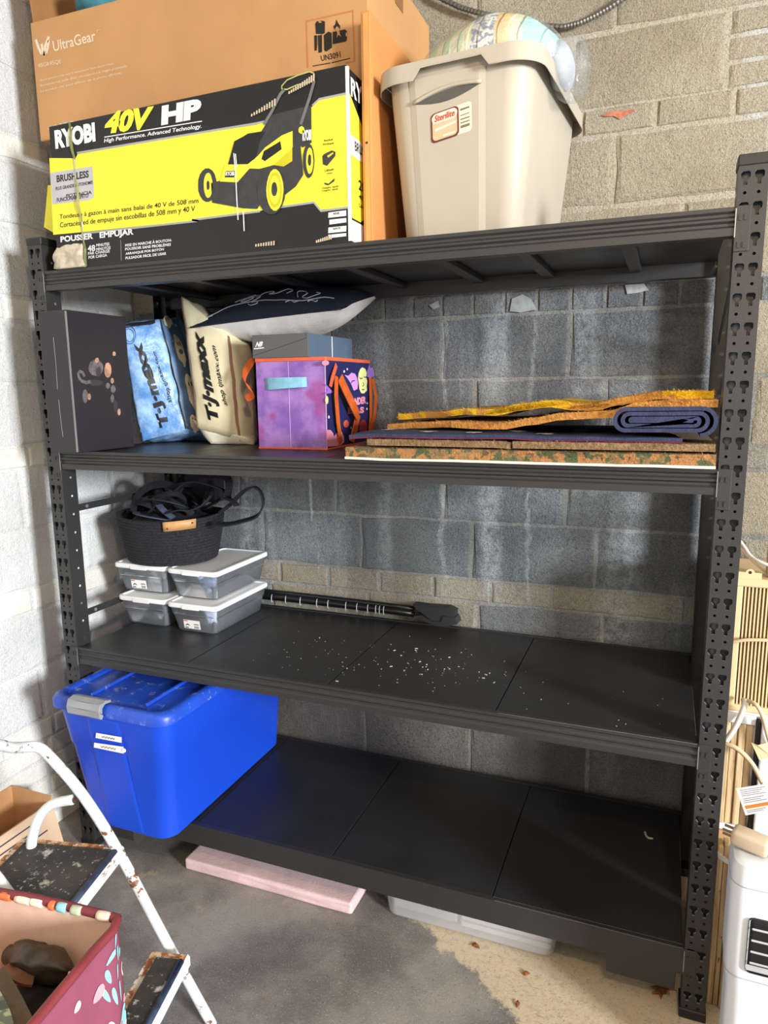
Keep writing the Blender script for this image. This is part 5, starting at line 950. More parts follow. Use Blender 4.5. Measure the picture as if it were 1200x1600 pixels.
def clear_box(label, x0, x1, y0, y1, z0, h, sticker, stuff_):
    o = thing('shoe_box', label, 'plastic box', ((x0 + x1) / 2, (y0 + y1) / 2, z0), 'clear shoe boxes stacked on the third shelf')
    cx, cy, w, d = (x0 + x1) / 2, (y0 + y1) / 2, x1 - x0, y1 - y0
    zt = z0 + h - .016
    def rg(f_, dz, ins=0, r=.016): return rrect(cx, cy, (w - .052) + .040 * f_ - ins, (d - .052) + .040 * f_ - ins, r, z0 + dz, 4)
    b = MB(); b.loft([rg(0, .0005), rg(.12, .004), rg(.62, h * .58), rg(.72, h * .58), rg(.95, h - .016), rg(.95, h - .016, .003), rg(.70, h * .58, .003), rg(.1, .004, .003)], True, True)
    b.build('body', CLEAR, o, smooth=True, angle=35)
    b = MB(); b.loft([rrect(cx, cy, w - .006, d - .006, .02, zt - .002, 5), rrect(cx, cy, w, d, .022, zt + .001, 5), rrect(cx, cy, w, d, .022, zt + .010, 5), rrect(cx, cy, w - .006, d - .006, .02, zt + .015, 5), rrect(cx, cy, w - .022, d - .022, .016, zt + .0155, 5), rrect(cx, cy, w - .026, d - .026, .014, zt + .0115, 5)], True, True)
    b.box(cx - .035, cx + .035, y0 - .0025, y0 + .001, zt - .003, zt + .011, .001, 1)
    b.build('lid', LIDW, o, smooth=True, angle=35)
    ribs = MB(); yf = y0 + .0135
    for u in (-.03, .05): ribs.tube([(cx + u, yf + .010, z0 + h * .58), (cx + u - .004, yf - .003, zt - .004)], .0012, 5)
    for u0, u1 in ((-.08, -.034), (.054, .082)): ribs.tube([(cx + u0, yf + .0005, z0 + h * .60), (cx + u1, yf + .0005, z0 + h * .60)], .0012, 5)
    ribs.build('rib', M('plastic_rib', (216, 222, 232), .3), o)
    if sticker:
        s_ = MB(); q = lambda u, v, k: (cx + u, y0 + .0248 - .0012 - .010 * (v / (h * .58)) - k, z0 + v); a0, a1 = sticker
        def pl(nm, u0, u1, v0, v1, k, m_): decal(nm, [q(u0, v0, k), q(u1, v0, k), q(u1, v1, k), q(u0, v1, k)], (0, 0, 0), m_, o)
        pl('label', a0, a1, .012, .044, .0006, PAP); pl('label', a0, a0 + .018, .0385, .042, .001, M('label_red_bar', (206, 60, 56), .5)); pl('label', a1 - .026, a1 - .006, .028, .031, .001, INK)
        for k in range(4): pl('label', a1 - .024 + .0048 * k, a1 - .0215 + .0048 * k, .014, .023, .001, INK)
        decals('label', [[q(a0 + .006, .022, .001), q(a0 + .012, .029, .001), q(a0 + .018, .030, .001), q(a0 + .026, .022, .001), q(a0 + .020, .0235, .001), q(a0 + .014, .026, .001), q(a0 + .010, .022, .001)], [q(a0 + .004, .014, .001), q(a0 + .018, .014, .001), q(a0 + .018, .0175, .001), q(a0 + .004, .0175, .001)]], (0, 0, 0), INK, o)
    for c_, p, r in stuff_:
        b = MB(); b.ellipsoid((cx + p[0], cy + p[1], z0 + p[2]), r, 12, 8, fn=lambda v: v * (1 + .35 * nz.noise(v * 45 + Vector(p) * 20))); b.build('content', c_, o, smooth=True)
    return o
CW = M('content_white', (226, 228, 232), .7); CBL = M('content_slate', (112, 130, 158), .6, var=.3, vscale=40); CPK = M('content_pink', (216, 108, 128), .6); CGR = M('content_grey', (186, 194, 206), .6, var=.3, vscale=40); CTN = M('content_tan', (206, 190, 160), .7)
clear_box('clear plastic shoe box, lower left of the four under the black basket', -.028, .188, .243, .585, D3, .1055, None, [(CW, (.01, -.115, .030), (.040, .022, .012)), (CW, (-.02, -.12, .045), (.022, .012, .007)), (CGR, (-.02, .05, .03), (.06, .08, .026)), (CBL, (.045, -.09, .055), (.03, .03, .022)), (CBL, (.03, 0, .04), (.05, .10, .03))])
clear_box('clear plastic shoe box, lower right of the four, with a white bottle inside', .1935, .400, .233, .580, D3, .1055, (-.045, .022), [(CBL, (-.02, .02, .035), (.05, .11, .03)), (CGR, (.02, -.12, .05), (.035, .02, .03)), (CW, (.055, -.09, .05), (.02, .03, .034)), (CTN, (-.05, -.12, .065), (.02, .014, .018)), (CW, (.062, .09, .055), (.018, .05, .022)), (CGR, (.05, -.02, .045), (.024, .05, .035)), (CGR, (-.05, .05, .04), (.03, .1, .03))])
clear_box('clear plastic shoe box, upper left of the four, half hidden by the basket', -.075, .158, .286, .628, D3 + .1058, .1055, (-.052, .016), [(CTN, (-.06, -.125, .070), (.022, .018, .014)), (CTN, (.015, -.125, .062), (.018, .014, .024)), (CW, (.02, -.128, .04), (.006, .006, .02)), (CBL, (0, .03, .035), (.07, .11, .028)), (CTN, (.03, -.08, .06), (.02, .02, .026))])
clear_box('clear plastic shoe box with pink wires inside, upper right of the four', .1655, .375, .278, .630, D3 + .1058, .1055, None, [(CBL, (-.01, .02, .035), (.06, .12, .03)), (CPK, (.04, -.03, .022), (.03, .04, .012)), (CTN, (-.01, -.125, .024), (.026, .014, .010)), (CBL, (.03, -.125, .022), (.014, .014, .012)), (CGR, (.058, .06, .05), (.022, .07, .032)), (CW, (.060, -.05, .05), (.020, .03, .022)), (CGR, (-.05, -.06, .05), (.03, .05, .03))])
LZ = D3 + .1058 + .1055
# --- rope basket with straps
bk = thing('rope_basket', 'black coiled rope basket heaped with black straps on the clear boxes', 'basket', (.085, .42, LZ))
BCX, BCY = .088, .425
t = NT('basket_rope'); t.set('Base Color', t.mix(t.ramp(t.noise(160, 2), .4, .6), lin((20, 20, 24)), lin((38, 38, 44)))); t.set('Roughness', .9); t.bump(t.noise(220, 2, sx=(1, 1, .6)), .8, .004); ROPE = t.m
b = MB(); rings = []; NR = 15; BH = .168
def brad(f_): return .160 + .036 * f_ ** .8
rings.append([Vector((BCX + .14 * math.cos(a), BCY + .14 * .92 * math.sin(a), LZ + .0006)) for a in [2 * math.pi * k / 48 for k in range(48)]])
for c_ in range(NR):
    for s_ in (-.5, -.25, 0, .25, .5):
        f_ = (c_ + .5 + s_) / NR; r = brad(f_) + .0045 * math.cos(math.pi * s_); rings.append([Vector((BCX + r * math.cos(a), BCY + r * .92 * math.sin(a), LZ + .0012 + BH * f_ + .006 * f_ * math.sin(a * 2 + 1))) for a in [2 * math.pi * k / 48 for k in range(48)]])
for f_ in (1.0, .7, .3): rings.append([Vector((BCX + (brad(f_) - .009) * math.cos(a), BCY + (brad(f_) - .009) * .92 * math.sin(a), LZ + .002 + BH * f_)) for a in [2 * math.pi * k / 48 for k in range(48)]])
b.loft(rings); b.build('basket_body', ROPE, bk, smooth=True)
def onrim(a, f_, off=.012): r = brad(f_) + off; return Vector((BCX + r * math.cos(a), BCY + r * .92 * math.sin(a), LZ + BH * f_))
b = MB(); n_ = 8
for k in range(n_):
    a0, a1 = math.radians(-62 + 32 * k / n_), math.radians(-62 + 32 * (k + 1) / n_); b.face([onrim(a0, .80 + .004 * k), onrim(a1, .804 + .004 * k), onrim(a1, 1.004 + .004 * k), onrim(a0, 1.0 + .004 * k)])
bmesh.ops.remove_doubles(b.b, verts=b.b.verts, dist=.0003); lt = b.build('leather_tag', M('leather_tan', (196, 148, 96), .5, var=.1, vscale=30), bk, smooth=True, label='tan leather handle patch'); lt.modifiers.new('thickness', 'SOLIDIFY').thickness = .003
for a, f_ in ((-58, .86), (-34, .95)):
    b = MB(); b.ellipsoid(onrim(math.radians(a), f_, .015), (.004, .004, .004), 8, 6); b.build('rivet', M('rivet_brass', (150, 124, 80), .3, .8), lt)
STR = M('strap_black', (26, 27, 34), .75, var=.2, vscale=50, bump=.3, bscale=260); STR2 = M('strap_slate', (72, 78, 98), .8, var=.2, vscale=40)
st = thing('strap_heap', 'tangle of black webbing straps piled in the rope basket', 'straps', (BCX, BCY, LZ + .1))
st_loop = [(0.351,0.36,1.128),(0.404,0.35,1.163),(0.455,0.345,1.206),(0.499,0.34,1.224),(0.524,0.345,1.205),(0.527,0.35,1.165),(0.499,0.355,1.124),(0.446,0.35,1.104),(0.387,0.345,1.09),(0.342,0.35,1.089)]
b = MB(); b.tube(spline(st_loop), 0, flat=(.006, .022)); b.build('strap', STR, st)
random.seed(11)
for k in range(15):
    a0 = random.uniform(0, 6.28); r0 = random.uniform(.05, .15); pts = []
    L_ = random.uniform(1.2, 2.8)
    for j in range(7):
        f_ = j / 6; a = a0 + L_ * f_; r = min(.175, r0 + .04 * math.sin(f_ * 3 + k)); pts.append((BCX + .02 + r * math.cos(a), BCY + r * .9 * math.sin(a), LZ + .15 + .01 * (k % 8) + .055 * math.sin(math.pi * f_) * (1 if k % 3 else .5)))
    b = MB(); b.tube(spline(pts), 0, flat=(.020, .0045) if k % 2 else (.0045, .024)); b.build('strap', STR if k % 5 else STR2, st)
for pts in [[(-0.028,0.36,1.108),(-0.012,0.36,1.156),(0.028,0.36,1.193),(0.078,0.37,1.212),(0.126,0.38,1.21),(0.172,0.39,1.188)],[(0.067,0.34,1.116),(0.117,0.34,1.153),(0.167,0.35,1.188),(0.211,0.36,1.221),(0.258,0.37,1.226),(0.316,0.38,1.213),(0.36,0.38,1.197),(0.387,0.36,1.17)],[(0.158,0.32,1.12),(0.208,0.32,1.134),(0.249,0.33,1.134),(0.288,0.34,1.15),(0.315,0.36,1.182)],[(0.38,0.36,1.185),(0.384,0.37,1.228),(0.344,0.4,1.248),(0.25,0.42,1.247),(0.167,0.42,1.237)],[(0.381,0.34,1.181),(0.414,0.335,1.175),(0.437,0.33,1.159)]]:
    b = MB(); b.tube(spline(pts), 0, flat=(.0045, .026)); b.build('strap', STR, st)
b = MB(); b.ellipsoid((BCX, BCY, LZ + .13), (.155, .14, .055), 20, 10, fn=lambda p: p * (1 + .2 * nz.noise(p * 30))); b.build('strap_bundle', STR, st, smooth=True)
b = MB(); b.box(.13, .235, .50, .56, LZ + .20, LZ + .295, .006, 2); b.build('strap_pad', STR, st)
# --- black folded poles along the wall
pr_ = thing('pole_bundle', 'bundle of black poles with grey clips lying against the back wall', 'poles', (.55, .61, D3))
POL = M('pole_black', (24, 24, 26), .35, var=.1)
for y, za, zb_ in ((.628, .768, .765), (.612, .757, .752), (.632, .744, .742)):
    b = MB(); b.tube([(.02 + .94 * k / 10, y, za + (zb_ - za) * k / 10 + .004 * math.sin(k * .3)) for k in range(11)], .0098, 12); b.build('pole', POL, pr_, smooth=True)
b = MB(); b.box(.03, .07, .604, .640, D3, .736, .003, 1); b.build('end_block', POL, pr_)
for px_ in (92, 150, 225, 302, 388, 445, 535, 590, 643, 682, 700, 720):
    x = .3445 + (px_ - 92) / 3.158 * (.772 / 302)
    b = MB(); b.tube([(x + .003 * math.cos(a * 1.0), .611 - .0125 * math.cos(a), .752 + .0125 * math.sin(a) * 1.2) for a in [math.radians(-100 + 200 * k / 10) for k in range(11)]], .0016, 6); b.build('clip', M('clip_grey', (186, 188, 190), .4), pr_)
rc = [[(0.966,0.6,0.788),(1.015,0.6,0.786),(1.096,0.6,0.789),(1.121,0.6,0.779),(1.118,0.6,0.757),(1.078,0.6,0.761),(1.068,0.6,0.737),(1.037,0.6,0.737),(1.0,0.6,0.762)], [(0.971,0.595,0.748),(1.001,0.595,0.754),(1.039,0.595,0.736),(1.072,0.595,0.739),(1.079,0.595,0.76),(1.123,0.595,0.759),(1.132,0.595,0.738),(1.09,0.595,0.72),(1.083,0.595,0.704),(1.05,0.595,0.712),(1.016,0.595,0.732)]]
for pl, d_ in zip(rc, (.045, .05)):
    b = MB(); A_ = [Vector(p) for p in pl]; B_ = [p + Vector((0, d_, 0)) for p in A_]
    for p in A_ + B_: p.z = max(p.z, D3 + .0003)
    b.loft([A_, B_], False, False); b.poly([A_]); b.poly([B_]); b.build('end_bracket', M('rubber_dark', (44, 44, 46), .6), pr_)
# --- wood crumbs on the deck
random.seed(5); b = MB()
def chip(x, y, z, s_):
    a = random.uniform(0, 6.28); l, w_ = s_ * random.uniform(.6, 2.4), s_ * random.uniform(.4, .9); c_, q = math.cos(a), math.sin(a)
    pts = [Vector((x + l * c_ * u - w_ * q * v, y + l * q * u + w_ * c_ * v, z)) for u, v in ((-1, -1), (1, -.8), (1.1, 1), (-.8, .9))]; up = Vector((0, 0, s_ * .7)); T_ = [p + up for p in pts]
    b.face(T_)
    for k in range(4): b.face([pts[k], pts[(k + 1) % 4], T_[(k + 1) % 4], T_[k]])
for k in range(115):
    u = random.gauss(1.12, .16); v = random.gauss(.22, .11)
    if .55 < u < 1.39 and .03 < v < .55: chip(u, v, D3 + .0002, random.choice((.0007, .0009, .0012, .0020)))
for k in range(30): chip(random.uniform(.6, .95), random.uniform(.05, .4), D3 + .0002, .0008)
for k in range(16): chip(random.uniform(1.42, 1.8), random.uniform(.03, .3), D3 + .0002, .0009)
b.build('crumbs', M('chip_pale', (206, 196, 176), .8, var=.2, vscale=90), kind='stuff', label='pale wood crumbs scattered over the third shelf', cat='crumbs')
b = MB(); wq = [(1.771,0.453,0.186),(1.774,0.437,0.186),(1.781,0.426,0.186),(1.794,0.427,0.186)]; b.tube([Vector(p) + Vector((0, 0, .0035)) for p in wq], .0032, 6); b.build('foam_scrap', M('scrap_beige', (176, 160, 140), .8), label='small curled beige scrap on the empty bottom shelf', cat='scrap')
# ------------------------------------------------------------------ bottom shelf: blue tote
bt = thing('storage_tote', 'large blue plastic tote with a lid and grey latch on the bottom shelf', 'tote', (.25, .2, .1885))
BLU = M('tote_blue', (26, 74, 204), .36, var=.05, vscale=3, spec=.5)
t = NT('lid_blue'); dirt = t.mul(t.ramp(t.noise(26, 6, .75), .56, .66), t.ramp(t.noise(4, 3), .38, .6))
t.set('Base Color', t.mix(t.mul(dirt, .75), t.mix(t.ramp(t.noise(3, 4), .35, .7), lin((36, 80, 196)), lin((28, 58, 150))), lin((150, 160, 186)))); t.set('Roughness', .38); LIDB = t.m
TC = (.2505, .226)
def tr_(f_, z, ins=0, r=.05):
    x0, x1 = .118 + (.040 - .118) * f_, .432 + (.462 - .432) * f_; y0, y1 = -.108 + (-.135 + .108) * f_, .566 + (.590 - .566) * f_
    return rrect((x0 + x1) / 2, (y0 + y1) / 2, x1 - x0 - ins, y1 - y0 - ins, r, z, 7)
b = MB(); b.loft([tr_(.0, .1887, .02, .05), tr_(.02, .196), tr_(.62, .46), tr_(.70, .465), tr_(1, .598), tr_(1, .598, .006), tr_(.1, .21, .01)]); b.build('tote_body', BLU, bt, smooth=True, angle=40)
# sunken centre bay of the front wall
def tfront(u, f_, off): return Vector((.118 + (.040 - .118) * f_ + u * ((.432 - .118) + ((.462 - .040) - (.432 - .118)) * f_), -.108 - .027 * f_ - off, .1887 + .4093 * f_))
b = MB(); A_ = [tfront(.26, .03, .0003), tfront(.70, .03, .0003), tfront(.60, .93, .0003), tfront(.30, .93, .0003)]; B_ = [tfront(.29, .04, .0028), tfront(.67, .04, .0028), tfront(.575, .92, .0028), tfront(.325, .92, .0028)]
b.loft([A_, B_], False, True); b.build('front_bay', BLU, bt, label='tapering raised bay of the front wall')
b = MB(); lids = [(-.010, .586, .050), (0, .586, .055), (0, .608, .055), (-.006, .618, .052), (-.018, .622, .048), (-.030, .620, .044), (-.036, .612, .040)]
b.loft([rrect((.024 + .478) / 2, .226, .454 + 2 * e, .752 + 2 * e, r, z, 7) for e, z, r in lids]); b.build('lid', LIDB, bt, smooth=True, angle=50)
b = MB()
b.box(.150, .158, -.09, .56, .612, .6225, .002, 1); b.box(.36, .368, -.09, .56, .612, .6225, .002, 1); b.build('lid_ridge', LIDB, bt)
b = MB(); lt_ = [(.0, .594), (-.008, .584), (-.016, .590), (-.018, .612), (-.010, .632), (.012, .637), (.034, .630), (.034, .622), (.010, .626), (-.002, .618), (-.004, .60)]
b.extrude_x([(-.152 + y, z) for y, z in lt_], .132, .258); bmesh.ops.bevel(b.b, geom=[e for e in b.b.edges], offset=.0012, segments=1, affect='EDGES'); b.build('latch', M('latch_grey', (148, 150, 154), .4), bt, smooth=False, label='grey clip-on latch')
for i, (q, m_) in enumerate((([(0.208,-0.138,0.524),(0.305,-0.138,0.527),(0.303,-0.138,0.509),(0.204,-0.138,0.507)], 0), ([(0.197,-0.138,0.49),(0.309,-0.138,0.497),(0.307,-0.138,0.475),(0.194,-0.138,0.474)], 0))):
    b = MB(); b.poly([q], (0, .0, 0)); o = b.build('paper_strip', PAP, bt); o.modifiers.new('thickness', 'SOLIDIFY').thickness = .0008
    decals('handwriting', strokes([[Vector(q[0]).lerp(Vector(q[1]), f_) * .5 + Vector(q[3]).lerp(Vector(q[2]), f_) * .5 + Vector((0, 0, .003 * math.sin(f_ * 60))) for f_ in [(.25 + .5 * k / 18) for k in range(19)]]], .0016, 0), (0, -.0012, 0), INK, bt)
b = MB(); b.tube([Vector([(0.311,-0.139,0.486)][0]) + Vector((0, .002, 0)), Vector([(0.311,-0.139,0.486)][0]) + Vector((0, -.0015, 0))], .0065, 10); b.build('paper_tab', PAP, bt)
# ------------------------------------------------------------------ under the rack
pb = MB(); pb.box(.378, .972, .018, .42, .0004, .040, .008, 3)
for v in pb.b.verts:
    q = v.co; n_ = nz.noise_vector(q * 40) * .0025 + nz.noise_vector(q * 12) * .004; v.co += Vector((n_.x, n_.y, n_.z * .6 if q.z > .01 else 0))
bmesh.ops.subdivide_edges(pb.b, edges=pb.b.edges[:], cuts=4, use_grid_fill=True)
for v in pb.b.verts:
    q = v.co; k = nz.noise(q * 55) * .003 * (1 if q.y < .03 else .25); v.co += Vector((0, k, 0)); v.co.z = max(.0003, v.co.z)
pb.build('foam_board', M('foam_pink', (216, 186, 186), .85, var=.10, vscale=14, bump=.25, bscale=130), smooth=False, label='pale pink chipped foam board lying on the floor under the rack', cat='board')
ub = thing('flat_bin', 'shallow clear plastic bin with white lidded boxes inside, on the floor under the rack', 'bin', (1.31, .3, 0))
t = NT('frosted_plastic'); nt = t.t; nt.nodes.remove(t.b); out = [n for n in nt.nodes if n.type == 'OUTPUT_MATERIAL'][0]
m1 = t.n('ShaderNodeMixShader', {0: .28, 1: t.n('ShaderNodeBsdfTransparent', {0: (.95, .95, .95, 1)}).outputs[0], 2: t.n('ShaderNodeBsdfDiffuse', {0: (.80, .79, .78, 1)}).outputs[0]}); m2 = t.n('ShaderNodeMixShader', {0: .08, 1: m1.outputs[0], 2: t.n('ShaderNodeBsdfGlossy', {'Roughness': .2}).outputs[0]}); nt.links.new(m2.outputs[0], out.inputs[0]); FROST = t.m
b = MB(); ur = lambda e, z, ins=0: rrect(1.31, .335, .490 + e - ins, .54 + e - ins, .035, z, 6)
b.loft([ur(-.012, .0005), ur(0, .006), ur(.018, .100), ur(.030, .101), ur(.030, .108), ur(.018, .108), ur(.018, .1, .005), ur(0, .006, .005)], True, True); b.build('bin_body', FROST, ub, smooth=True, angle=40)
for k in range(4):
    b = MB(); b.box(1.29, 1.545, .085, .55, .010 + .021 * k, .028 + .021 * k, .004, 2); b.build('flat_box', M('stack_white', (226, 224, 222), .5, var=.05), ub)
    b = MB(); b.box(1.288, 1.547, .083, .55, .0275 + .021 * k, .0305 + .021 * k, .001, 1); b.build('flat_lid', M('stack_grey', (176, 178, 184), .4), ub)
b = MB(); b.box(1.08, 1.278, .09, .55, .010, .075, .006, 2); b.build('paper_pack', M('pack_grey', (196, 192, 192), .6), ub)
b = MB(); b.box(1.32, 1.50, .079, .082, .060, .095); b.build('paper_card', M('card_cream', (236, 226, 208), .6), ub)
# leaf litter
LEAF = M('leaf_brown', (126, 74, 34), .8, var=.3, vscale=60)
def leaf(pts, label, z=.003, dy=0):
    b = MB(); q = [Vector(p) + Vector((0, dy, 0)) for p in pts]; c_ = sum(q, Vector()) / len(q)
    for i in range(len(q)): b.face([c_ + Vector((0, 0, .006)), q[i] + Vector((0, 0, .001 + .004 * random.random())), q[(i + 1) % len(q)] + Vector((0, 0, .001 + .004 * random.random()))])
    o = b.build('dry_leaf', LEAF, label=label, cat='leaf', group='dead leaves on the floor'); o.modifiers.new('thickness', 'SOLIDIFY').thickness = .0008
leaf([(1.818,0.114,0.0),(1.825,0.104,0.0),(1.847,0.103,0.0),(1.866,0.096,0.0),(1.844,0.092,0.0),(1.842,0.076,0.0),(1.835,0.073,0.0),(1.829,0.052,0.0),(1.824,0.066,0.0),(1.807,0.064,0.0),(1.818,0.081,0.0),(1.801,0.083,0.0),(1.818,0.092,0.0)], 'brown crumpled dead leaf on the floor beside the right front post', dy=-.022)
leaf([(1.334,0.043,0.0),(1.342,0.05,0.0),(1.354,0.041,0.0),(1.359,0.03,0.0),(1.347,0.031,0.0),(1.338,0.033,0.0)], 'small reddish leaf scrap in front of the shallow clear bin')
leaf([(1.483,-0.01,0.0),(1.495,-0.001,0.0),(1.505,-0.005,0.0),(1.493,-0.017,0.0)], 'small reddish leaf scrap on the pale floor patch')
leaf([(1.486,-0.11,0.0),(1.491,-0.1,0.0),(1.498,-0.11,0.0),(1.493,-0.123,0.0)], 'tiny reddish leaf scrap near the lower edge of the pale patch')
# ------------------------------------------------------------------ step stool
t = NT('stool_paint'); rust = t.mul(t.ramp(t.noise(34, 5, .7), .58, .63), t.ramp(t.noise(6, 3), .40, .55))
t.set('Base Color', t.mix(rust, t.mix(t.ramp(t.noise(9, 3), .3, .7), lin((226, 232, 234)), lin((206, 210, 208))), lin((120, 74, 44)))); t.set('Roughness', .5); t.bump(rust, .2, .002); PAINT = t.m
t = NT('stool_rust'); t.set('Base Color', t.mix(t.ramp(t.noise(50, 5, .7), .45, .55), lin((150, 92, 54)), t.mix(t.ramp(t.noise(20, 3), .4, .6), lin((206, 160, 110)), lin((228, 224, 214))))); t.set('Roughness', .8); t.bump(t.noise(80, 5), .5, .006); RUST = t.m
t = NT('tread_rubber'); sp_ = t.ramp(t.noise(75, 4, .7), .60, .68); blot = t.mul(t.ramp(t.noise(20, 5, .7), .58, .70), .8)
t.set('Base Color', t.mix(t.mul(t.mul(sp_, .7), blot, 'MAXIMUM'), t.mix(t.ramp(t.noise(8, 4), .4, .65), lin((44, 42, 40)), lin((62, 57, 52))), lin((206, 200, 192)))); t.set('Roughness', .8); t.bump(t.noise(90, 3), .4, .004); TREAD = t.m
ss_ = thing('step_stool', 'old white two step folding stool with rust and black worn treads', 'step stool', (.6, -.55, 0))
Fd = Vector((.972, .234, 0)).normalized(); Wd = Vector((.234, -.972, 0)).normalized()
RAILS = {}
far = [Vector((.802, -.437, .0)), Vector((.70, -.462, .225)), Vector((.595, -.487, .462)), Vector((.52, -.505, .60)), Vector((.450, -.522, .690)), Vector((.424, -.532, .716)), Vector((.412, -.560, .728)), Vector((.418, -.60, .730))]
barw = .30
near = [p + Wd * barw for p in far[:5]]
nt_ = [Vector((.424, -.532, .716)) + Wd * (barw - .012), Vector((.412, -.560, .728)) + Wd * (barw - .06), Vector((.412, -.560, .728)) + Wd * .05]
loop = far[:7] + [far[6] + Wd * .04 + Vector((0, 0, .020)), far[6] + Wd * .10 + Vector((0, 0, .055)), far[6] + Wd * (barw - .068) + Vector((0, 0, .07)), far[6] + Wd * (barw - .03) + Vector((0, 0, .05))] + [p for p in reversed(near)]
b = MB(); b.tube(spline(loop, 4), .0125, 12); b.build('front_frame', PAINT, ss_, smooth=True, label='white rusty tube frame with the hand loop')
for sgn, w0 in ((0, .004), (1, barw - .004)):
    rl = [Vector((.500, -.512, .588)) + Wd * w0, Vector((.452, -.528, .575)) + Wd * w0, Vector((.418, -.540, .540)) + Wd * w0, Vector((.400, -.552, .48)) + Wd * w0, Vector((.385, -.552, .40)) + Wd * w0, Vector((.30, -.57, .0)) + Wd * w0]
    b = MB(); b.tube(spline(rl, 4), .012, 10); lg = b.build('leg', PAINT, ss_, smooth=True)
b = MB(); b.tube([Vector((.508, -.492, .588)), Vector((.508, -.520, .588))], .006, 8); b.build('pivot_bolt', M('bolt_dark', (80, 60, 48), .5, .5), ss_)
def step(z, p0, depth, width, nose):
    p0 = Vector(p0); o_ = []
    def P_(u, v, dz=0): q = p0 + Fd * u + Wd * v; return Vector((q.x, q.y, z + dz))
    b = MB(); rim = [P_(0, 0), P_(depth, 0), P_(depth, width), P_(0, width)]
    b.loft([[p + Vector((0, 0, -.022)) for p in rim], rim, [P_(.008, .008), P_(depth - .008, .008), P_(depth - .008, width - .008), P_(.008, width - .008)]], True, True)
    pan = b.build('step_pan', RUST, ss_, label='rusty metal step pan')
    b = MB(); ins = .020
    A_ = [P_(ins, ins, .0006), P_(depth - .010, ins, .0006), P_(depth - .010, width - ins, .0006), P_(ins, width - ins, .0006)]; b.loft([A_, [p + Vector((0, 0, .004)) for p in A_]]); b.build('tread', TREAD, pan, label='black ribbed rubber tread with paint specks')
    b = MB(); b.tube([P_(depth - .008, ins + .002, .001), P_(depth - .008, width - ins, .001)], .008, 8); b.build('nosing', M('nosing_navy', (48, 58, 82), .55, var=.3, vscale=60), pan, smooth=True, label='navy rubber front nosing')
    b = MB(); A_ = [P_(depth - .001, 0, .002), P_(depth + .004, 0, -.004), P_(depth + .004, 0, -.026), P_(depth - .001, 0, -.026)]; b.loft([A_, [p + Wd * width for p in A_]]); b.build('front_lip', PAINT, pan, label='white chipped front lip')
step(.462, (.345, -.535, 0), .262, .28, 1)
step(.225, (.690, -.500, 0), .090, .28, 1)
# ------------------------------------------------------------------ floral bag in the foreground
fb = thing('fabric_bag', 'open mauve floral fabric bag on the floor in front of the step stool', 'bag', (.74, -.97, 0))
MAU = M('floral_mauve', (142, 74, 95), .5, var=.08, vscale=12, bump=.12, bscale=40); MAR2 = M('floral_maroon', (122, 48, 54), .55, var=.1, vscale=20); LIN = M('lining_beige', (222, 186, 164), .6, var=.10, vscale=14)
RB = [Vector(p) for p in [(0.541,-0.835,0.6),(0.713,-0.812,0.603),(0.794,-0.8,0.598),(0.887,-0.796,0.6),(0.897,-0.82,0.598),(0.899,-0.869,0.597),(0.908,-0.917,0.6),(0.912,-0.961,0.598),(0.92,-1.009,0.6),(0.935,-1.105,0.6)]]
RB = [Vector((.62, -1.06, .60))] + [Vector((.50, -.86, .60))] + RB
cen = Vector((.74, -.97, 0))
def densecl(p, n=4):
    out = []
    for i in range(len(p)):
        a, b_, c_, d = p[i - 1], p[i], p[(i + 1) % len(p)], p[(i + 2) % len(p)]
        for k in range(n): t_ = k / n; out.append(b_.lerp(c_, t_))
    return out
rim = densecl(RB)
def wall_ring(z, s_, wob, ph=0): return [Vector((cen.x + (p.x - cen.x) * s_ + wob * nz.noise(Vector((k * .35, z * 9, 2 + ph))), cen.y + (p.y - cen.y) * s_ + wob * nz.noise(Vector((k * .35, z * 9, 8 + ph))), z)) for k, p in enumerate(rim)]
b = MB(); b.loft([wall_ring(.001, .86, .0), wall_ring(.1, .93, .008), wall_ring(.2, .97, .008), wall_ring(.3, .985, .0), wall_ring(.4, 1.0, .0), wall_ring(.54, 1.0, .0), [p + Vector((0, 0, -.004)) for p in rim]], True, False)
b.build('bag_body', MAU, fb, smooth=True)
b = MB(); b.loft([[cen.lerp(Vector((p.x, p.y, 0)), .97) + Vector((0, 0, p.z - .004)) for p in rim], [cen.lerp(Vector((p.x, p.y, 0)), .96) + Vector((0, 0, .51)) for p in rim], wall_ring(.35, .93, .012, 4), wall_ring(.05, .84, .0, 4)], False, True)
b.build('lining', LIN, fb, smooth=True, recalc=False, label='beige lining')
b = MB(); b.tube(rim, .0085, 8, closed=True); b.build('rim_binding', MAR2, fb, smooth=True, label='maroon rolled rim')
# printed flowers and leaves on the visible right side and the rim
ra, rb = Vector(RB[5]), Vector(RB[11])
def side(u, v, off=.0016):
    """u along the right rim from the far corner, v down"""
    i = 5 + u * 5.99; k = int(i); p = Vector(RB[k]).lerp(Vector(RB[min(k + 1, 11)]), i - k); s_ = 1.0 if v < .1 else 1.0 - .0 * v
    z = p.z - v; k_ = 1.0 if z > .4 else 1.0 - .15 * (.4 - z); q = Vector((cen.x + (p.x - cen.x) * k_, cen.y + (p.y - cen.y) * k_, z)); n_ = Vector((rb.y - ra.y, -(rb.x - ra.x), 0)).normalized(); n_ = n_ if n_.x > 0 else -n_
    return q + n_ * off
AQ = M('floral_aqua', (146, 204, 212), .5); PK2 = M('floral_blush', (226, 158, 168), .5); CR2 = M('floral_cream', (238, 214, 190), .5); LPK = M('floral_line_pink', (216, 138, 160), .5); OR2 = M('floral_orange', (214, 110, 62), .5); WH2 = M('floral_white', (240, 230, 232), .5)
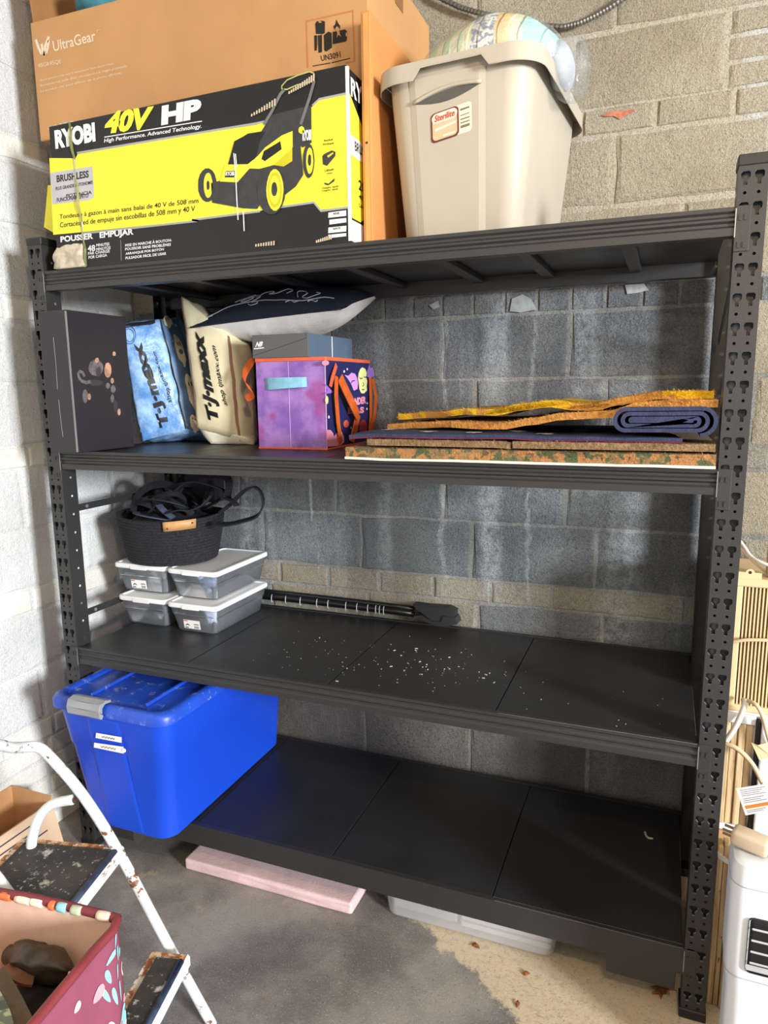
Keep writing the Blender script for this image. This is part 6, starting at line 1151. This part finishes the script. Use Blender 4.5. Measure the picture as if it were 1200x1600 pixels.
def petal(cu, cv, l, w_, a, m_, nm='printed_petal'):
    ca, sa = math.cos(a), math.sin(a); pts = []
    for k in range(14):
        q = 2 * math.pi * k / 14; x = l * math.cos(q); y = w_ * math.sin(q) * (1 - .35 * math.cos(q)); pts.append(side(cu + (x * ca - y * sa) * 3.2, cv + (x * sa + y * ca)))
    b = MB()
    c_ = sum(pts, Vector()) / len(pts)
    for k in range(14): b.face([c_, pts[k], pts[(k + 1) % 14]])
    b.build(nm, m_, fb)
for cu, cv, l, w_, a in ((.13, .025, .016, .006, .9), (.10, .055, .015, .006, 1.4), (.20, .045, .016, .006, .3), (.24, .075, .018, .006, 1.9), (.15, .085, .015, .005, 1.3), (.27, .105, .022, .005, 2.0), (.20, .125, .022, .005, 1.8), (.12, .13, .022, .005, 1.6)): petal(cu, cv, l, w_, a, AQ)
petal(.33, .085, .017, .012, .2, PK2); petal(.09, .19, .030, .020, .2, AQ); petal(.44, .15, .017, .013, .8, CR2); petal(.02, .10, .008, .014, 0, CR2); petal(.20, .28, .03, .02, 1.2, WH2); petal(.08, .30, .022, .014, 2, WH2)
for cu, cv, l, w_, a, m_ in ((.70, .07, .014, .005, .5, LPK), (.66, .11, .014, .005, 2.2, LPK), (.82, .10, .012, .005, .9, LPK), (.52, .06, .010, .008, .3, CR2), (.16, .20, .013, .005, .8, LPK), (.25, .17, .012, .005, 2.4, CR2), (.05, .06, .009, .005, 1.2, AQ), (.03, .16, .010, .008, .4, PK2), (.15, .25, .018, .012, .6, WH2), (.26, .25, .018, .012, 2.2, WH2), (.5, .25, .012, .006, 1, LPK), (.42, .20, .010, .005, 2, OR2), (.60, .20, .014, .006, .4, PK2), (.03, .22, .014, .010, 1.5, CR2), (.9, .16, .012, .006, 1, CR2), (.75, .2, .014, .008, 2, AQ)): petal(cu, cv, l, w_, a, m_)
for pts in ([(.62, .10), (.60, .16), (.55, .22), (.52, .30)], [(.60, .16), (.52, .15)], [(.57, .19), (.66, .18)], [(.55, .22), (.46, .24)], [(.75, .14), (.68, .20), (.60, .26)]):
    b = MB(); b.tube(spline([side(u, v, .002) for u, v in pts], 5), .0014, 5); b.build('printed_stem', LPK, fb)
for pts in ([(.36, .17), (.33, .22), (.33, .30)], [(.28, .18), (.31, .24)], [(.40, .24), (.37, .30)]):
    b = MB(); b.tube(spline([side(u, v, .002) for u, v in pts], 5), .0018, 5); b.build('printed_stem', OR2, fb)
for k, (f_, m_, l) in enumerate(((.18, OR2, .010), (.42, CR2, .018), (.50, CR2, .014), (.30, OR2, .013), (.66, AQ, .009), (.60, OR2, .006), (.92, CR2, .014), (.75, M('floral_sage', (186, 194, 166), .5), .010))):
    p = Vector(RB[2]).lerp(Vector(RB[5]), f_); d = (Vector(RB[5]) - Vector(RB[2])).normalized()
    b = MB(); b.tube([p - d * l, p - d * l * .5, p, p + d * l * .5, p + d * l], [.0080, .0088, .0090, .0088, .0080], 10); b.build('printed_petal', m_, fb, smooth=True)
# things in the bag
lp = thing('leather_pouch', 'crumpled dark brown leather pouch inside the floral bag', 'pouch', (.66, -.86, .3))
lps = Soft([(0.663,-0.849,0.46),(0.789,-0.813,0.46),(0.71,-0.751,0.42),(0.573,-0.768,0.42),(0.713,-0.88,0.53),(0.827,-0.87,0.535),(0.74,-0.828,0.53),(0.683,-0.842,0.53)], bulge=.012, crease=.010, cs=22, n=12)
lps.mb().build('pouch_body', M('leather_dark', (58, 50, 40), .38, var=.2, vscale=18), lp, smooth=True)
b = MB(); b.tube(spline([(0.696,-0.881,0.51),(0.734,-0.894,0.52),(0.756,-0.892,0.515),(0.768,-0.884,0.51)]), 0, flat=(.006, .022)); b.build('strap', M('leather_brown', (104, 66, 44), .45), lp)
b = MB(); b.ellipsoid([(0.832,-0.857,0.52)][0], (.010, .005, .005), 10, 6); b.build('buckle', M('buckle_cream', (232, 220, 186), .4), lp, smooth=True)
dk = Soft([(0.707,-0.901,0.4),(0.806,-0.849,0.4),(0.738,-0.768,0.4),(0.639,-0.813,0.4),(0.759,-0.936,0.46),(0.812,-0.906,0.46),(0.787,-0.82,0.46),(0.701,-0.858,0.46)], bulge=.01, crease=.008, cs=25, n=10)
tag(dk.mb().build('dark_cloth', M('cloth_black', (20, 20, 20), .7, var=.3, vscale=60), None, smooth=True), 'black cloth bundle deep inside the floral bag', 'cloth')
b = MB(); e0 = [(0.72,-0.916,0.54),(0.732,-0.906,0.54),(0.805,-0.938,0.54),(0.871,-0.97,0.54),(0.87,-1.001,0.54),(0.77,-0.956,0.54)]
A_ = [Vector(p) for p in e0]; b.loft([[p + Vector((0, 0, -.05)) for p in A_], A_]); b.build('brown_case', M('case_brown', (92, 78, 62), .7, var=.15, vscale=40, bump=.3, bscale=200), label='flat dark brown fabric case at the near side of the floral bag', cat='case')
b = MB(); e1 = [(0.731,-0.965,0.565),(0.773,-0.956,0.565),(0.829,-0.981,0.565),(0.876,-1.009,0.565),(0.842,-1.054,0.565)]
A_ = [Vector(p) for p in e1]; b.loft([[p + Vector((0, 0, -.02)) for p in A_], A_]); b.build('leaf_print_cloth', printmat('cloth_sage', [(84, 92, 84), (176, 186, 160), (112, 120, 106)], 26, .8), label='grey green leaf print cloth at the bottom left corner', cat='cloth')
# ------------------------------------------------------------------ cardboard box by the left wall
cbx = thing('cardboard_box', 'open brown cardboard box on the floor by the white wall', 'box', (-.12, -.3, 0))
CIN = M('cardboard_inside', (196, 150, 104), .85, var=.06); b = MB(); w_ = .004
CX0, CX1, CY0, CY1, CZ = -.214, -.036, -.46, -.105, .245
for x0, x1, y0, y1, z0, z1 in ((CX0, CX1, CY1 - w_, CY1, .0005, CZ), (CX0, CX1, CY0, CY0 + w_, .0005, CZ), (CX0, CX0 + w_, CY0, CY1, .0005, CZ), (CX1 - w_, CX1, CY0, CY1, .0005, CZ - .02), (CX0, CX1, CY0, CY1, .0004, .004)): b.box(x0, x1, y0, y1, z0, z1)
b.build('box_body', CIN, cbx)
b = MB(); b.box(0, .15, CY0 + .01, CY1 - .006, -.0015, .0015, 0, 1, Matrix.Translation((CX1 + .003, 0, CZ - .018)) @ Matrix.Rotation(math.radians(76), 4, 'Y')); b.build('flap', M('cardboard_pale', (206, 176, 146), .8, var=.05), cbx, label='pale printed outer flap hanging down')
for k in range(5):
    z = .20 - .022 * k; x = CX1 + .0036 + (CZ - .018 - z) * .25 + .0018
    b = MB(); b.box(x, x + .0006, CY0 + .08, CY1 - .05 - .02 * (k % 2), z, z + .004); b.build('printed_line', M('print_navy', (66, 62, 90), .7), cbx)
# ------------------------------------------------------------------ appliances at the right edge
PACW = M('appliance_white', (226, 230, 236), .35, var=.02); BEI = M('appliance_beige', (214, 190, 146), .5, var=.06, vscale=8); BEID = M('appliance_tan', (150, 118, 82), .6); CORD = M('cord_white', (226, 220, 208), .45); CORDB = M('cord_beige', (206, 184, 150), .5)
pa = thing('portable_air_conditioner', 'white portable air conditioner with a dark louvred vent at the right edge', 'air conditioner', (2.1, -.1, 0))
ar = lambda e, z, r=.030: rrect(2.126, -.150, .372 + e, .120 + e, r, z, 6)
b = MB(); b.loft([ar(-.02, .001), ar(-.014, .02), ar(-.012, .27), ar(-.006, .31), ar(.0, .34), ar(.0, .560), ar(-.008, .575), ar(-.03, .580)]); b.build('housing', PACW, pa, smooth=True, angle=40)
b = MB(); b.box(1.975, 2.29, -.2125, -.2055, .345, .470, .010, 3); b.build('vent_recess', M('vent_black', (22, 22, 24), .5), pa)
for k in range(4):
    b = MB(); b.box(1.982, 2.285, -.2155, -.2125, .366 + .026 * k, .3705 + .026 * k, .001, 1); b.build('louvre', M('louvre_grey', (176, 176, 178), .4), pa)
b = MB(); b.box(1.975, 2.285, -.2130, -.2126, .349, .362); b.build('vent_vane', M('louvre_grey', (176, 176, 178), .4), pa)
b = MB(); b.loft([ar(.001, .531), ar(.001, .533)], False, False); b.build('seam', M('seam_grey', (160, 164, 170), .5), pa)
b = MB(); b.loft([ar(.001, .322), ar(.001, .324)], False, False); b.build('seam', M('seam_grey', (160, 164, 170), .5), pa)
# wooden boards standing beside the post
WOOD = M('wood_pale', (206, 178, 136), .7, var=.12, vscale=14); 
t = NT('wood_grain'); g = t.noise(20, 5, .6, sx=(5, 5, .25)); c = t.mix(t.ramp(g, .35, .65), lin((214, 190, 150)), lin((176, 144, 104))); c = t.mix(t.ramp(t.noise(30, 4, .7, sx=(2, 2, .5)), .64, .7), c, lin((96, 74, 52))); t.set('Base Color', c); t.set('Roughness', .7); WOOD = t.m
for k, (x0, x1, y0, y1, zt) in enumerate(((1.936, 1.949, .064, .10, .44), (1.950, 1.962, .064, .098, .445), (1.9635, 1.978, .058, .098, .43))):
    b = MB(); b.box(x0, x1, y0, y1, .0005, zt, .0015, 1)
    tag(b.build('wooden_board', WOOD, None), ('pale narrow board standing upright right against the post', 'pale narrow board, middle of the three beside the post', 'pale narrow board nearest the white air conditioner')[k], 'board', 'narrow boards beside the right post')
b = MB(); b.box(1.934, 1.962, .622, .650, .0005, .66, .001, 1)
b.build('wooden_board', WOOD, label='tan board standing against the back wall behind the right posts', cat='board')
b = MB(); b.box(1.945, 2.26, .14, .45, .0005, .350, .004, 2); b.build('brown_carton', M('carton_tan', (206, 166, 116), .8, var=.06), label='tan closed carton on the floor under the window air conditioners', cat='carton')
# lower window unit with pleated side
lw = thing('window_air_conditioner', 'yellowed window air conditioner with pleated side panels, lower of two', 'air conditioner', (2.1, .3, .35))
b = MB(); b.box(1.952, 2.32, .295, .55, .352, .690, .004, 2); b.build('housing', PACW, lw)
for k in range(4):
    b = MB(); b.box(1.9495 + .018 * k, 1.966 + .018 * k, .282 + .004 * (k % 2), .2948, .372, .662, .002, 1); b.build('pleat', WOOD, lw)
for za, zb_ in ((.664, .689), (.354, .371)):
    b = MB(); b.box(1.948, 2.024, .280, .2948, za, zb_, .002, 1); b.build('pleat_rail', PACW, lw)
b = MB(); b.box(2.026, 2.034, .270, .2948, .354, .68, .001, 1); b.build('gasket', M('rubber_black', (30, 28, 28), .7), lw)
b = MB(); b.box(2.036, 2.32, .262, .2948, .354, .688, .004, 2); b.build('front_panel', PACW, lw)
# upper unit with vertical fins
uw = thing('window_air_conditioner', 'yellowed beige window air conditioner with vertical fins, upper of two', 'air conditioner', (2.1, .3, .69))
b = MB(); b.box(1.940, 2.32, .318, .55, .6905, 1.048, .003, 1); b.build('housing', BEI, uw)
b = MB(); b.box(1.940, 1.972, .300, .3178, .705, 1.035, .003, 1); b.build('side_strip', BEI, uw)
for za, zb_ in ((.6908, .708), (1.030, 1.052)):
    b = MB(); b.box(1.938, 2.32, .296, .3178, za, zb_, .003, 1); b.build('rail', BEI, uw)
for k in range(20):
    b = MB(); b.box(1.976 + .0085 * k, 1.9798 + .0085 * k, .302, .3178, .708, 1.030); b.build('fin', BEI, uw)
b = MB(); b.box(1.974, 2.30, .3165, .3177, .709, 1.029); b.build('fin_backing', BEID, uw)
b = MB(); b.box(1.955, 2.012, .30, .304, 1.0515, 1.068); b.tube([(1.985, .3005, 1.066), (1.985, .304, 1.066)], .011, 12); b.build('mount_tab', BEI, uw)
b = MB(); b.tube([(1.985, .2995, 1.068), (1.985, .3003, 1.068)], .004, 8); b.build('screw_hole', M('rubber_black', (30, 28, 28), .7), uw)
b = MB(); b.box(2.028, 2.06, .33, .37, 1.0525, 1.30, .003, 1); b.build('beige_slat', BEI, label='beige plastic slat standing on the upper window air conditioner', cat='slat')
# cords
def cord(pts, r, m_, label, name='cable', n=6): 
    b = MB(); b.tube(spline(pts, n), r, 8); b.build(name, m_, label=label, cat='cord', smooth=True)
cord([(1.919,0.4,1.179),(1.965,0.36,1.132),(1.985,0.33,1.106),(2.007,0.31,1.095),(2.038,0.3,1.087)], .0045, CORD, 'white cord curving down from behind the post above the finned unit')
cord([(1.942,0.42,1.136),(1.976,0.4,1.1),(2.004,0.38,1.075),(2.027,0.36,1.059),(2.054,0.35,1.056)], .0035, CORDB, 'thin beige cord beneath the white cord above the finned unit')
cord([(1.92,0.3,0.872),(1.96,0.287,0.885),(1.992,0.285,0.894),(2.057,0.285,0.9)], .0045, CORDB, 'beige cord stretched across the fins of the upper unit')
cord([(1.996,0.275,0.737),(1.989,0.268,0.704),(1.973,0.262,0.658),(1.949,0.262,0.606),(1.925,0.26,0.559),(1.906,0.26,0.511),(1.896,0.26,0.456),(1.896,0.26,0.403),(1.907,0.262,0.359),(1.933,0.27,0.322)], .0075, CORD, 'thick white cord looping down behind the right front post')
cord([(1.988,0.285,0.73),(2.015,0.255,0.735),(2.034,0.25,0.705),(2.049,0.25,0.655),(2.071,0.25,0.598)], .0055, CORDB, 'beige cord arching over the front of the lower unit')
cord([(1.93,0.25,0.616),(1.956,0.235,0.623),(1.983,0.225,0.617),(2.013,0.22,0.59),(2.033,0.215,0.558),(2.048,0.21,0.525),(2.056,0.21,0.48)], .0065, CORDB, 'cream cord arching down to the white warning tag')
cord([(1.935,0.055,0.424),(1.936,-0.02,0.466),(1.94,-0.1,0.511),(1.951,-0.155,0.542),(1.974,-0.18,0.554),(2.012,-0.19,0.55)], .0055, CORD, 'white cord trailing over the top edge of the portable air conditioner')
tg = thing('warning_tag', 'white paper warning tag with an orange bar hanging on a cord', 'tag', [(2.025,0.205,0.524)][0])
tq = [(1.981,0.205,0.521),(2.051,0.2,0.552),(2.064,0.195,0.484),(2.007,0.2,0.454)]
b = MB(); b.poly([tq]); o = b.build('paper', PAP, tg); o.modifiers.new('thickness', 'SOLIDIFY').thickness = .0006
def tl(u, v, k=.0014): return Vector(tq[0]).lerp(Vector(tq[1]), u).lerp(Vector(tq[3]).lerp(Vector(tq[2]), u), v) + Vector((0, -k, 0))
decal('orange_bar', [tl(.10, .66), tl(.92, .66), tl(.92, .78), tl(.10, .78)], (0, 0, 0), M('tag_orange', (226, 132, 48), .5), tg)
decals('small_print', [[tl(.1, v), tl(.9 - .1 * (i % 3), v), tl(.9 - .1 * (i % 3), v + .025), tl(.1, v + .025)] for i, v in enumerate((.08, .15, .22, .29, .40, .47, .54, .84, .90))], (0, 0, 0), M('tag_ink', (150, 150, 156), .6), tg)
b = MB(); q2 = [(2.011,0.235,0.638),(2.025,0.23,0.636),(2.056,0.23,0.652),(2.059,0.23,0.611),(2.032,0.235,0.594)]; b.poly([q2]); o = b.build('paper_tag', M('paper_cream', (232, 214, 170), .6), label='cream folded paper tag above the white warning tag', cat='tag'); o.modifiers.new('thickness', 'SOLIDIFY').thickness = .0008
pg = thing('power_plug', 'large beige mains plug lying on top of the portable air conditioner', 'plug', (1.98, -.1, .576))
PM = Matrix.Translation((1.975, -.150, .602)) @ Matrix.Rotation(math.radians(-18), 4, 'Z') @ Matrix.Rotation(math.radians(4), 4, 'Y')
b = MB(); b.box(-.036, .036, -.020, .020, -.018, .018, .009, 3, PM); b.build('plug_body', M('plug_beige', (206, 186, 160), .45), pg, smooth=True, angle=50)
for dy, dz in ((-.009, .006), (.009, .006), (0, -.008)):
    b = MB(); b.box(-.054, -.034, dy - .0008, dy + .0008, dz - .003, dz + .003, 0, 1, PM); b.build('prong', M('prong_steel', (176, 160, 130), .3, .9), pg)
b = MB(); b.tube([PM @ Vector((.034, 0, 0)), PM @ Vector((.055, .0, -.004)), PM @ Vector((.075, .01, -.010)), PM @ Vector((.14, .02, -.013))], [.009, .008, .006, .006], 10); b.build('cord_end', CORD, pg, smooth=True)
